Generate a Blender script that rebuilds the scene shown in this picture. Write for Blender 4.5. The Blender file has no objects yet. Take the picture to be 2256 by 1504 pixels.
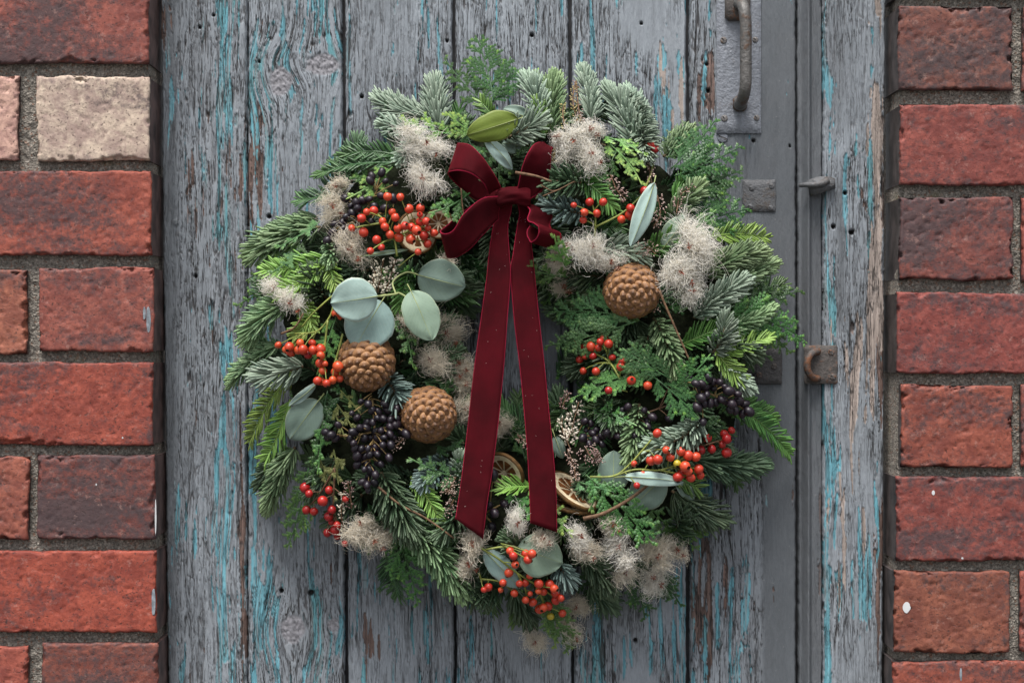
import bpy, math, random
import numpy as np
from mathutils import Vector, Matrix

# ------------------------------------------------------------------ camera, sky, sun, exposure
SC = bpy.context.scene
COL = SC.collection
S = 0.00036           # metres per photograph pixel on the plane of the door
D = 1.60              # camera distance from the door
cam = bpy.data.cameras.new('camera')
cam.sensor_width = 36.0
cam.lens = 36.0 * D / (2256 * S)
cam.clip_start = 0.05
cam.clip_end = 500
camo = bpy.data.objects.new('camera', cam)
camo.location = (0, -D, 0)
camo.rotation_euler = (math.pi / 2, 0, 0)
COL.objects.link(camo)
SC.camera = camo

SUN_EL, SUN_AZ = math.radians(66), math.pi + 0.30
W = bpy.data.worlds.new('World')
SC.world = W
W.use_nodes = True
wn = W.node_tree
wn.nodes.clear()
sky = wn.nodes.new('ShaderNodeTexSky')
sky.sky_type = 'NISHITA'
sky.sun_disc = False
sky.sun_elevation = SUN_EL
sky.sun_rotation = SUN_AZ
sky.air_density = 1.0
sky.dust_density = 3.0
sky.ozone_density = 0.6
hs = wn.nodes.new('ShaderNodeHueSaturation')
hs.inputs['Saturation'].default_value = 0.30      # overcast: a pale, nearly neutral sky
bg = wn.nodes.new('ShaderNodeBackground')
bg.inputs['Strength'].default_value = 0.058
wo = wn.nodes.new('ShaderNodeOutputWorld')
wn.links.new(sky.outputs[0], hs.inputs['Color'])
wn.links.new(hs.outputs[0], bg.inputs['Color'])
wn.links.new(bg.outputs[0], wo.inputs['Surface'])

sl = bpy.data.lights.new('sun', 'SUN')
sl.energy = 1.5
sl.angle = math.radians(27)
sl.color = (1.0, 0.965, 0.92)
so = bpy.data.objects.new('sun', sl)
dvec = Vector((math.sin(SUN_AZ) * math.cos(SUN_EL), math.cos(SUN_AZ) * math.cos(SUN_EL), math.sin(SUN_EL)))
so.rotation_euler = dvec.to_track_quat('Z', 'Y').to_euler()
so.location = dvec * 4
COL.objects.link(so)

SC.view_settings.view_transform = 'Standard'
SC.view_settings.look = 'None'
SC.view_settings.gamma = 1.0
SC.view_settings.use_curve_mapping = False
SC.view_settings.exposure = 1.72
SC.cycles.max_bounces = 12
SC.cycles.diffuse_bounces = 8
SC.cycles.transmission_bounces = 8

rng = np.random.default_rng(7)
random.seed(7)

# ------------------------------------------------------------------ geometry helpers
def P(px, py, h):
    """photo pixel at height h (mm) in front of the door -> world point"""
    s = S * (D - h / 1000) / D
    return np.array([(px - 1128) * s, -h / 1000, (752 - py) * s])

def nrm(v):
    v = np.asarray(v, float)
    return v / (np.linalg.norm(v, axis=-1, keepdims=True) + 1e-12)

ORIG = {}
def mesh_from(name, V, faces, mats, midx=None, attrs=None, smooth=True):
    """faces: list of (k,n) int arrays; attrs: {name: (n,3)} stored as colour attributes"""
    me = bpy.data.meshes.new(name)
    V = np.asarray(V, np.float32)
    me.vertices.add(len(V))
    me.vertices.foreach_set('co', V.ravel())
    loops = np.concatenate([f.ravel() for f in faces]).astype(np.int32)
    tot = np.concatenate([np.full(len(f), f.shape[1], np.int32) for f in faces])
    st = np.concatenate([[0], np.cumsum(tot)[:-1]]).astype(np.int32)
    me.loops.add(len(loops))
    me.loops.foreach_set('vertex_index', loops)
    me.polygons.add(len(tot))
    me.polygons.foreach_set('loop_start', st)
    for m in (mats if isinstance(mats, (list, tuple)) else [mats]):
        me.materials.append(m)
    if midx is not None:
        me.polygons.foreach_set('material_index', np.asarray(midx, np.int32))
    me.polygons.foreach_set('use_smooth', np.broadcast_to(np.asarray(smooth, bool), (len(tot),)).copy())
    if attrs:
        for k, a in attrs.items():
            at = me.attributes.new(k, 'FLOAT_COLOR', 'POINT')
            c = np.ones((len(V), 4), np.float32)
            c[:, :3] = a
            at.data.foreach_set('color', c.ravel())
    me.update(calc_edges=True)
    me.validate()
    return me

def link(name, me, parent=None, origin=(0, 0, 0), rot=None, scale=None):
    o = bpy.data.objects.new(name, me)
    COL.objects.link(o)
    org = np.asarray(origin, float)
    ORIG[o] = org
    if parent is not None:
        o.parent = parent
        o.location = Vector(org - ORIG[parent])
    else:
        o.location = Vector(org)
    if rot is not None:
        o.rotation_mode = 'QUATERNION'
        o.rotation_quaternion = rot
    if scale is not None:
        o.scale = scale
    return o

def tag(o, label=None, cat=None, group=None, kind=None):
    if label: o['label'] = label
    if cat: o['category'] = cat
    if group: o['group'] = group
    if kind: o['kind'] = kind
    return o

class MB:
    """collects pieces of ONE mesh"""
    def __init__(s):
        s.V, s.F, s.M, s.T, s.n = [], [], [], [], 0
    def add(s, V, F, m=0, tint=None):
        V = np.asarray(V, float).reshape(-1, 3)
        if isinstance(m, np.ndarray): m, tint = 0, m
        fl = F if isinstance(F, list) else [F]
        for f in fl:
            s.F.append(np.asarray(f, int) + s.n)
            s.M.append(np.full(len(f), m))
        s.V.append(V)
        s.T.append(np.full((len(V), 3), 0.5) if tint is None else np.broadcast_to(tint, (len(V), 3)))
        s.n += len(V)
        return s
    def mesh(s, name, mats, origin=(0, 0, 0), smooth=True):
        return mesh_from(name, np.concatenate(s.V) - np.asarray(origin), s.F, mats, np.concatenate(s.M),
                         {'tint': np.concatenate(s.T)}, smooth)
    def build(s, name, mats, parent, origin, smooth=True):
        return link(name, s.mesh(name, mats, origin, smooth), parent, origin)

def tube(pts, r, n=6, caps=True):
    pts = np.asarray(pts, float)
    m = len(pts)
    r = np.broadcast_to(r, (m,))
    t = nrm(np.gradient(pts, axis=0))
    ref = np.array([0, -1, 0.01]) if abs(t[0][1]) < 0.9 else np.array([1.0, 0, 0])
    V = []
    for i in range(m):
        a = nrm(np.cross(t[i], ref)); b = np.cross(t[i], a)
        an = np.arange(n) * 2 * math.pi / n
        V.append(pts[i] + r[i] * (np.cos(an)[:, None] * a + np.sin(an)[:, None] * b))
    V = np.concatenate(V)
    F = []
    for i in range(m - 1):
        for k in range(n):
            F.append((i * n + k, i * n + (k + 1) % n, (i + 1) * n + (k + 1) % n, (i + 1) * n + k))
    F = [np.array(F)]
    if caps:
        F.append(np.array([list(range(n))[::-1], [(m - 1) * n + k for k in range(n)]]))
    return V, F

def bez(p0, p1, p2, n):
    t = np.linspace(0, 1, n)[:, None]
    return (1 - t) ** 2 * p0 + 2 * t * (1 - t) * p1 + t * t * p2

def catmull(pts, k):
    p = np.asarray(pts, float)
    p = np.vstack([2 * p[0] - p[1], p, 2 * p[-1] - p[-2]])
    out = []
    for i in range(1, len(p) - 2):
        for t in np.linspace(0, 1, k, endpoint=False):
            a, b, c, d = p[i - 1:i + 3]
            out.append(0.5 * (2 * b + (c - a) * t + (2 * a - 5 * b + 4 * c - d) * t * t + (3 * b - a - 3 * c + d) * t ** 3))
    out.append(p[-2])
    return np.array(out)

def boxmesh(cx, cy, cz, sx, sy, sz, bev=0.15):
    """bevelled box: 24 verts"""
    b = min(sx, sy, sz) * bev
    bm_v = []
    for X in (-1, 1):
        for Y in (-1, 1):
            for Z in (-1, 1):
                for ax in range(3):
                    v = np.array([X * (sx / 2 - b), Y * (sy / 2 - b), Z * (sz / 2 - b)])
                    v[ax] += (X, Y, Z)[ax] * b
                    bm_v.append(v + np.array([cx, cy, cz]))
    return np.array(bm_v)

def hull(V):
    import bmesh
    bm = bmesh.new()
    for v in V: bm.verts.new(v)
    bmesh.ops.convex_hull(bm, input=bm.verts)
    bm.verts.index_update()
    VV = np.array([v.co[:] for v in bm.verts])
    F = [np.array([[v.index for v in f.verts]]) for f in bm.faces]
    bm.free()
    return VV, F

# ------------------------------------------------------------------ numpy noise
def _h(xi, yi, seed):
    a = (xi.astype(np.int64) * 374761393 + yi.astype(np.int64) * 668265263 + int(seed) * 974711) & 0xffffffff
    a = ((a ^ (a >> 13)) * 1274126177) & 0xffffffff
    a = ((a ^ (a >> 16)) * 2246822519) & 0xffffffff
    a = a ^ (a >> 15)
    return (a & 0xffffff) / float(0x1000000)

def vn(x, y, seed=0):
    x, y = np.broadcast_arrays(np.asarray(x, float), np.asarray(y, float))
    xi, yi = np.floor(x), np.floor(y)
    fx, fy = x - xi, y - yi
    fx = fx * fx * (3 - 2 * fx); fy = fy * fy * (3 - 2 * fy)
    a = _h(xi, yi, seed); b = _h(xi + 1, yi, seed); c = _h(xi, yi + 1, seed); d = _h(xi + 1, yi + 1, seed)
    return (a * (1 - fx) + b * fx) * (1 - fy) + (c * (1 - fx) + d * fx) * fy

def fbm(x, y, seed=0, o=3):
    s, a, t = 0, 1.0, 0
    for i in range(o):
        s = s + a * vn(x * 2 ** i, y * 2 ** i, seed + 31 * i); t += a; a *= 0.5
    return s / t

def voro(u, v, seed):
    ui, vi = np.floor(u), np.floor(v)
    f1 = np.full(u.shape, 9.0); f2 = f1.copy()
    idv = np.zeros(u.shape); du = np.zeros(u.shape); dv = np.zeros(u.shape)
    for a in (-1, 0, 1):
        for b in (-1, 0, 1):
            ci, cj = ui + a, vi + b
            x = ci + 0.1 + 0.8 * _h(ci, cj, seed); y = cj + 0.1 + 0.8 * _h(ci, cj, seed + 5)
            ddx, ddy = u - x, v - y
            d = np.sqrt(ddx ** 2 + ddy ** 2)
            near = d < f1
            f2 = np.where(near, f1, np.minimum(f2, d))
            f1 = np.where(near, d, f1)
            idv = np.where(near, _h(ci, cj, seed + 9), idv)
            du = np.where(near, ddx, du); dv = np.where(near, ddy, dv)
    return f1, f2, idv, du, dv

def sst(a, b, x):
    t = np.clip((x - a) / (b - a), 0, 1)
    return t * t * (3 - 2 * t)

# ------------------------------------------------------------------ materials
class NT:
    def __init__(s, name):
        s.m = bpy.data.materials.new(name)
        s.m.use_nodes = True
        s.t = s.m.node_tree
        s.t.nodes.clear()
        s.out = s.t.nodes.new('ShaderNodeOutputMaterial')
    def n(s, kind, **kw):
        nd = s.t.nodes.new('ShaderNode' + kind)
        for k, v in kw.items(): setattr(nd, k, v)
        return nd
    def set(s, sock, v):
        if hasattr(v, 'links'): s.t.links.new(v, sock)
        elif isinstance(v, (tuple, list)) and len(v) == 3 and sock.type == 'RGBA': sock.default_value = (*v, 1)
        else: sock.default_value = v
    def mix(s, f, a, b, mode='MIX'):
        nd = s.n('Mix', data_type='RGBA', blend_type=mode)
        s.set(nd.inputs[0], f); s.set(nd.inputs[6], a); s.set(nd.inputs[7], b)
        return nd.outputs[2]
    def math(s, op, a, b=0.0):
        nd = s.n('Math', operation=op)
        s.set(nd.inputs[0], a); s.set(nd.inputs[1], b)
        return nd.outputs[0]
    def ramp(s, v, a, b):
        nd = s.n('MapRange'); nd.interpolation_type = 'SMOOTHSTEP'
        s.set(nd.inputs[0], v); nd.inputs[1].default_value = a; nd.inputs[2].default_value = b
        return nd.outputs[0]
    def noise(s, vec, scale, detail=3, rough=0.55, dist=0.0):
        nd = s.n('TexNoise')
        if vec is not None: s.set(nd.inputs['Vector'], vec)
        nd.inputs['Scale'].default_value = scale; nd.inputs['Detail'].default_value = detail
        nd.inputs['Roughness'].default_value = rough; nd.inputs['Distortion'].default_value = dist
        return nd.outputs['Fac']
    def attr(s, name, typ='GEOMETRY'):
        nd = s.n('Attribute', attribute_name=name, attribute_type=typ)
        return nd
    def obj(s, scale=(1, 1, 1), seed=False):
        tc = s.n('TexCoord')
        mp = s.n('Mapping')
        s.t.links.new(tc.outputs['Object'], mp.inputs['Vector'])
        mp.inputs['Scale'].default_value = scale
        if seed:
            oi = s.n('ObjectInfo')
            v = s.n('VectorMath', operation='SCALE')
            v.inputs[0].default_value = (3.1, 7.7, 5.3)
            s.t.links.new(oi.outputs['Random'], v.inputs['Scale'])
            s.t.links.new(v.outputs[0], mp.inputs['Location'])
        return mp.outputs[0]
    def bump(s, hgt, strength, dist):
        b = s.n('Bump')
        b.inputs['Strength'].default_value = strength; b.inputs['Distance'].default_value = dist
        s.set(b.inputs['Height'], hgt)
        return b.outputs[0]
    def bsdf(s, color, rough=0.6, spec=0.4, normal=None, metal=0.0, sheen=None, trans=None, sss=None):
        p = s.n('BsdfPrincipled')
        s.set(p.inputs['Base Color'], color); s.set(p.inputs['Roughness'], rough)
        p.inputs['Specular IOR Level'].default_value = spec
        s.set(p.inputs['Metallic'], metal)
        if normal is not None: s.t.links.new(normal, p.inputs['Normal'])
        if sheen:
            p.inputs['Sheen Weight'].default_value = sheen[0]
            p.inputs['Sheen Roughness'].default_value = sheen[1]
            p.inputs['Sheen Tint'].default_value = (*sheen[2], 1)
        if sss:
            p.inputs['Subsurface Weight'].default_value = sss[0]
            p.inputs['Subsurface Radius'].default_value = sss[1]
            p.inputs['Subsurface Scale'].default_value = sss[2]
        sh = p.outputs[0]
        if trans:
            tr = s.n('BsdfTranslucent')
            s.set(tr.inputs['Color'], trans[1])
            mx = s.n('MixShader'); mx.inputs[0].default_value = trans[0]
            s.t.links.new(sh, mx.inputs[1]); s.t.links.new(tr.outputs[0], mx.inputs[2])
            sh = mx.outputs[0]
        s.t.links.new(sh, s.out.inputs['Surface'])
        return s.m

def leaf_mat(name, a, b, tip, rough=0.5, spec=0.35, tr=0.12, tip_from=0.55):
    """a/b: two tones picked per needle; tip: colour of young growth at the ends"""
    k = NT(name)
    at = k.attr('tint'); sp = k.n('SeparateColor')
    k.t.links.new(at.outputs['Color'], sp.inputs[0])
    c = k.mix(sp.outputs[0], a, b)
    c = k.mix(k.ramp(sp.outputs[1], tip_from, 1.0), c, tip)
    oi = k.n('ObjectInfo')
    hv = k.n('HueSaturation')
    k.t.links.new(k.math('ADD', k.math('MULTIPLY', oi.outputs['Random'], 0.035), 0.4825), hv.inputs['Hue'])
    k.t.links.new(k.math('ADD', k.math('MULTIPLY', oi.outputs['Random'], 0.35), 0.82), hv.inputs['Value'])
    k.t.links.new(c, hv.inputs['Color'])
    c = hv.outputs[0]
    return k.bsdf(c, rough, spec, trans=(tr, c))

M = {}
M['fir_silver'] = leaf_mat('fir_silver', (0.153, 0.219, 0.162), (0.367, 0.444, 0.348), (0.326, 0.418, 0.314), 0.5, 0.35)
M['fir_green'] = leaf_mat('fir_green', (0.085, 0.156, 0.069), (0.247, 0.344, 0.178), (0.299, 0.413, 0.196), 0.48, 0.4)
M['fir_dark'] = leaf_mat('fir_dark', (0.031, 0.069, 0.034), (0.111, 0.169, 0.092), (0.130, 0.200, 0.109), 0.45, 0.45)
M['fir_blue'] = leaf_mat('fir_blue', (0.085, 0.14, 0.125), (0.23, 0.31, 0.285), (0.23, 0.31, 0.28), 0.5, 0.35)
M['yew_bright'] = leaf_mat('yew_bright', (0.120, 0.247, 0.042), (0.288, 0.448, 0.099), (0.324, 0.494, 0.121), 0.4, 0.5, 0.2)
M['yew_green'] = leaf_mat('yew_green', (0.048, 0.132, 0.028), (0.132, 0.265, 0.061), (0.204, 0.368, 0.088), 0.38, 0.5, 0.15)
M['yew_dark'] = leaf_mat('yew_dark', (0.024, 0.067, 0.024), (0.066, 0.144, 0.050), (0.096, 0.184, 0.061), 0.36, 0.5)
M['cedar_bright'] = leaf_mat('cedar_bright', (0.099, 0.239, 0.057), (0.185, 0.365, 0.098), (0.383, 0.567, 0.138), 0.42, 0.45, 0.15)
M['cedar_green'] = leaf_mat('cedar_green', (0.043, 0.120, 0.032), (0.106, 0.227, 0.063), (0.241, 0.416, 0.092), 0.42, 0.45, tip_from=0.72)
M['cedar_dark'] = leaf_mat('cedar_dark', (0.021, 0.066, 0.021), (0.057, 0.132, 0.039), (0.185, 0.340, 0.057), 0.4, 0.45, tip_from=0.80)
M['cedar_blue'] = leaf_mat('cedar_blue', (0.064, 0.164, 0.060), (0.142, 0.277, 0.109), (0.241, 0.416, 0.138), 0.45, 0.4, tip_from=0.72)
M['cypress_olive'] = leaf_mat('cypress_olive', (0.11, 0.13, 0.035), (0.22, 0.24, 0.08), (0.28, 0.30, 0.12), 0.55, 0.3)

def simple(name, col, rough=0.6, spec=0.4, nscale=0, amount=0.3, bump=0.0, bdist=0.001, stretch=(1, 1, 1), **kw):
    k = NT(name)
    c = col; nm = None
    if nscale:
        v = k.obj(stretch, True)
        f = k.noise(v, nscale, 4)
        c = k.mix(k.ramp(f, 0.3, 0.7), tuple(x * (1 - amount) for x in col), tuple(x * (1 + amount) for x in col))
        if bump: nm = k.bump(f, bump, bdist)
    return k.bsdf(c, rough, spec, nm, **kw)

M['twig'] = simple('twig_bark', (0.14, 0.08, 0.045), 0.7, 0.3, 300, 0.4, 0.3, 0.0005)
M['fir_stem'] = simple('fir_stem_bark', (0.13, 0.095, 0.055), 0.75, 0.2, 400, 0.35)
M['berry_stem'] = simple('berry_stem', (0.20, 0.23, 0.05), 0.5, 0.4, 120, 0.3)
M['dark_stem'] = simple('dark_berry_stem', (0.22, 0.15, 0.06), 0.6, 0.3, 150, 0.3)
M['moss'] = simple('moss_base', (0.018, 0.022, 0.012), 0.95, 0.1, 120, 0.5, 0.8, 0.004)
M['hair'] = None

def berry_mat(name, a, b, rough, spec):
    k = NT(name)
    oi = k.n('ObjectInfo')
    v = k.obj((1, 1, 1), True)
    f = k.noise(v, 260, 2)
    c = k.mix(oi.outputs['Random'], a, b)
    c = k.mix(k.math('MULTIPLY', k.ramp(f, 0.4, 0.75), 0.35), c, tuple(x * 0.55 for x in a))
    return k.bsdf(c, rough, spec, k.bump(f, 0.08, 0.0006), sss=(0.08, (0.004, 0.001, 0.0005), 0.3))
M['berry_red'] = berry_mat('red_berry_skin', (0.44, 0.024, 0.015), (0.57, 0.068, 0.024), 0.36, 0.5)
M['berry_crimson'] = berry_mat('crimson_berry_skin', (0.30, 0.009, 0.011), (0.42, 0.022, 0.016), 0.3, 0.5)
M['berry_orange'] = berry_mat('orange_berry_skin', (0.44, 0.035, 0.014), (0.56, 0.085, 0.022), 0.34, 0.5)
M['berry_yellow'] = berry_mat('yellow_berry_skin', (0.50, 0.40, 0.03), (0.42, 0.32, 0.03), 0.35, 0.5)
M['calyx'] = simple('berry_calyx', (0.035, 0.018, 0.01), 0.8, 0.2)
M['berry_black'] = berry_mat('black_berry_skin', (0.007, 0.005, 0.010), (0.018, 0.010, 0.017), 0.40, 0.45)
M['seed'] = simple('seed_star', (0.20, 0.055, 0.03), 0.7, 0.2, 500, 0.4)
M['bud_white'] = leaf_mat('heather_bud_white', (0.55, 0.47, 0.36), (0.75, 0.70, 0.58), (0.78, 0.72, 0.60), 0.6, 0.3, 0.1)
M['bud_pink'] = leaf_mat('heather_bud_pink', (0.22, 0.12, 0.10), (0.60, 0.46, 0.40), (0.55, 0.42, 0.37), 0.6, 0.3, 0.1)
M['bud_gold'] = leaf_mat('heather_bud_gold', (0.30, 0.25, 0.09), (0.50, 0.44, 0.22), (0.50, 0.42, 0.2), 0.6, 0.3, 0.1)

def hair_mat(name, a, b):
    k = NT(name)
    at = k.attr('tint'); sp = k.n('SeparateColor')
    k.t.links.new(at.outputs['Color'], sp.inputs[0])
    c = k.mix(sp.outputs[0], a, b)
    return k.bsdf(c, 0.7, 0.2, trans=(0.5, c))
M['hair_cream'] = hair_mat('seed_hair_cream', (0.96, 0.925, 0.85), (0.995, 0.985, 0.95))
M['hair_grey'] = hair_mat('seed_hair_grey', (0.84, 0.78, 0.67), (0.95, 0.91, 0.82))

def cone_mat():
    k = NT('cone_scale')
    v = k.obj((1, 1, 1), True)
    f = k.noise(v, 350, 5, 0.65)
    oi = k.n('ObjectInfo')
    c = k.mix(oi.outputs['Random'], (0.13, 0.055, 0.021), (0.28, 0.13, 0.052))
    c = k.mix(k.ramp(f, 0.45, 0.75), c, (0.105, 0.047, 0.024))
    at = k.attr('tint'); sp = k.n('SeparateColor')
    k.t.links.new(at.outputs['Color'], sp.inputs[0])
    c = k.mix(k.math('MULTIPLY', sp.outputs[1], 0.55), c, (0.40, 0.225, 0.105))
    c = k.mix(sp.outputs[0], c, (0.10, 0.07, 0.055))
    return k.bsdf(c, 0.48, 0.4, k.bump(f, 0.35, 0.0005))
M['cone'] = cone_mat()
M['cone_core'] = simple('cone_core', (0.05, 0.024, 0.012), 0.8, 0.2)

def euca(name, col, vein, back):
    k = NT(name)
    at = k.attr('tint'); sp = k.n('SeparateColor')
    k.t.links.new(at.outputs['Color'], sp.inputs[0])      # r: across 0..1, g: along, b: rim
    v = k.obj((1, 1, 1), True)
    f = k.noise(v, 55, 4); f2 = k.noise(v, 420, 3)
    c = k.mix(k.ramp(f, 0.25, 0.75), tuple(x * 0.86 for x in col), tuple(min(1, x * 1.12) for x in col))
    c = k.mix(k.math('MULTIPLY', k.ramp(f2, 0.55, 0.70), 0.35), c, back)
    # side veins run out from the midrib
    w = k.n('Math', operation='ABSOLUTE'); k.t.links.new(k.math('SUBTRACT', sp.outputs[0], 0.5), w.inputs[0])
    ph = k.math('SUBTRACT', k.math('MULTIPLY', sp.outputs[1], 11.0), k.math('MULTIPLY', w.outputs[0], 9.0))
    fr = k.math('FRACT', ph)
    ln = k.math('MULTIPLY', k.math('SUBTRACT', 1.0, k.ramp(k.math('ABSOLUTE', k.math('SUBTRACT', fr, 0.5)), 0.0, 0.07)), 0.38)
    c = k.mix(ln, c, vein)
    c = k.mix(k.ramp(sp.outputs[2], 0.93, 1.0), c, vein)
    return k.bsdf(c, 0.5, 0.3, k.bump(f, 0.15, 0.001), trans=(0.1, back))
M['euca_pale'] = euca('eucalyptus_pale', (0.31, 0.425, 0.39), (0.50, 0.56, 0.45), (0.2, 0.28, 0.22))
M['euca_blue'] = euca('eucalyptus_blue', (0.225, 0.33, 0.31), (0.38, 0.46, 0.40), (0.17, 0.24, 0.19))
M['euca_green'] = euca('eucalyptus_green', (0.165, 0.235, 0.195), (0.30, 0.35, 0.25), (0.14, 0.2, 0.13))
M['euca_lime'] = euca('eucalyptus_lime', (0.235, 0.325, 0.245), (0.36, 0.43, 0.30), (0.17, 0.24, 0.15))
M['euca_olive'] = euca('eucalyptus_olive', (0.135, 0.185, 0.028), (0.26, 0.29, 0.10), (0.11, 0.18, 0.03))
M['euca_vein'] = simple('eucalyptus_vein', (0.27, 0.31, 0.13), 0.55, 0.3)

def velvet(name, col, sheen):
    k = NT(name)
    v = k.obj((1, 1, 1), True)
    f = k.noise(v, 30, 4, 0.6); f2 = k.noise(v, 1800, 2)
    c = k.mix(k.ramp(f, 0.3, 0.7), tuple(x * 0.7 for x in col), tuple(x * 1.25 for x in col))
    return k.bsdf(c, 0.85, 0.12, k.bump(f2, 0.25, 0.0004), sheen=(sheen, 0.30, (0.75, 0.035, 0.07)))
M['velvet'] = velvet('red_velvet', (0.048, 0.0007, 0.0034), 0.30)
M['velvet_edge'] = velvet('red_satin_edge', (0.22, 0.009, 0.030), 0.3)
M['rind'] = simple('orange_rind', (0.10, 0.052, 0.016), 0.7, 0.25, 250, 0.4, 0.5, 0.0008)
M['pith'] = simple('orange_pith', (0.60, 0.50, 0.34), 0.85, 0.15, 220, 0.2, 0.4, 0.0006)
M['pulp'] = simple('orange_pulp', (0.15, 0.058, 0.018), 0.6, 0.3, 260, 0.5, 0.6, 0.001, trans=(0.2, (0.45, 0.16, 0.04)))

# painted wood: colours come from the worn paint layers of the board, with edge shade painted in
def wood_mat():
    k = NT('peeling_paint_wood')
    at = k.attr('tint')
    fl = k.attr('flow'); sp = k.n('SeparateXYZ'); k.t.links.new(fl.outputs['Vector'], sp.inputs[0])
    sm = sp.outputs[2]; rough_ = k.math('SUBTRACT', 1.0, sm)
    def fv(lx, lz, off=0.0):
        cb = k.n('CombineXYZ')
        k.t.links.new(k.math('DIVIDE', sp.outputs[0], lx), cb.inputs[0]); k.t.links.new(k.math('DIVIDE', sp.outputs[1], lz), cb.inputs[1]); cb.inputs[2].default_value = off
        return cb.outputs[0]
    def line(lx, lz, wdt, off, det=3.0):
        n = k.noise(fv(lx, lz, off), 1.0, det, 0.6)
        return k.math('SUBTRACT', 1.0, k.ramp(k.math('ABSOLUTE', k.math('SUBTRACT', n, 0.5)), wdt * 0.3, wdt))
    def patch(lx, lz, a, b, off): return k.ramp(k.noise(fv(lx, lz, off), 1.0, 3, 0.6), a, b)
    l1 = k.math('MULTIPLY', line(2.6, 70, 0.022, 1.3), patch(8, 26, 0.36, 0.50, 2.2))
    l2 = k.math('MULTIPLY', line(1.5, 34, 0.022, 5.3), patch(6, 20, 0.46, 0.60, 7.2))
    l3 = k.math('MULTIPLY', line(0.9, 15, 0.024, 9.3, 2.0), patch(7, 30, 0.50, 0.66, 11.2))
    ln = k.math('MULTIPLY', k.math('MAXIMUM', k.math('MAXIMUM', l1, l2), k.math('MULTIPLY', l3, 0.8)), rough_)
    grain = k.noise(fv(0.42, 26, 3.0), 1.0, 3, 0.6)
    flake = k.noise(fv(2.2, 9.0, 4.0), 1.0, 5, 0.68)
    v2 = k.obj((1, 1, 1))
    f2 = k.noise(v2, 420, 4, 0.6); f3 = k.noise(v2, 14, 4, 0.6)
    c = at.outputs['Color']
    c = k.mix(k.math('MULTIPLY', k.ramp(flake, 0.36, 0.64), 0.30), c, k.mix(1.0, c, (1.45, 1.44, 1.42), 'MULTIPLY'))
    c = k.mix(k.math('MULTIPLY', k.math('MULTIPLY', k.ramp(grain, 0.54, 0.70), 0.22), rough_), c, (0.07, 0.062, 0.058))
    c = k.mix(k.math('MULTIPLY', k.ramp(f2, 0.64, 0.74), 0.20), c, (0.45, 0.44, 0.43))
    c = k.mix(k.math('MULTIPLY', k.ramp(f3, 0.45, 0.70), 0.16), c, (0.14, 0.135, 0.14))
    c = k.mix(k.math('MULTIPLY', ln, 0.92), c, (0.022, 0.019, 0.018))
    h = k.math('ADD', k.math('MULTIPLY', grain, 0.35), k.math('ADD', k.math('MULTIPLY', f2, 0.2), k.math('MULTIPLY', flake, 0.6)))
    h = k.math('SUBTRACT', h, k.math('MULTIPLY', ln, 1.3))
    return k.bsdf(c, 0.60, 0.35, k.bump(h, 0.75, 0.0011))
M['wood'] = wood_mat()

def metal_mat(name, paint, rust, amount, rough=0.5):
    k = NT(name)
    v = k.obj((1, 1, 1), True)
    f = k.noise(v, 45, 6, 0.65); f2 = k.noise(v, 260, 5, 0.65); f3 = k.noise(v, 600, 3)
    c = k.mix(k.ramp(f2, 0.3, 0.7), tuple(x * 0.8 for x in paint), tuple(x * 1.15 for x in paint))
    g = k.math('ADD', k.math('MULTIPLY', f, 0.6), k.math('MULTIPLY', f2, 0.4))
    c = k.mix(k.ramp(g, 0.62 - amount, 0.74 - amount), c, rust)
    c = k.mix(k.math('MULTIPLY', k.ramp(f3, 0.62, 0.72), 0.5), c, (0.05, 0.035, 0.03))
    return k.bsdf(c, rough, 0.45, k.bump(k.math('ADD', f2, k.math('MULTIPLY', f3, 0.5)), 0.75, 0.0013), metal=0.15)
M['plate'] = metal_mat('painted_plate', (0.20, 0.215, 0.245), (0.13, 0.11, 0.10), 0.06)
M['grip'] = metal_mat('worn_grip', (0.115, 0.110, 0.105), (0.085, 0.045, 0.026), 0.14, 0.42)
M['screw'] = metal_mat('old_screw', (0.15, 0.14, 0.135), (0.10, 0.06, 0.035), 0.12)
M['rust'] = metal_mat('rusty_iron', (0.085, 0.075, 0.07), (0.15, 0.062, 0.028), 0.13, 0.7)
M['rust_dark'] = metal_mat('dark_iron', (0.06, 0.058, 0.06), (0.075, 0.042, 0.027), 0.08, 0.6)
M['grey_iron'] = metal_mat('painted_iron', (0.105, 0.108, 0.115), (0.075, 0.06, 0.05), 0.11, 0.6)

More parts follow.
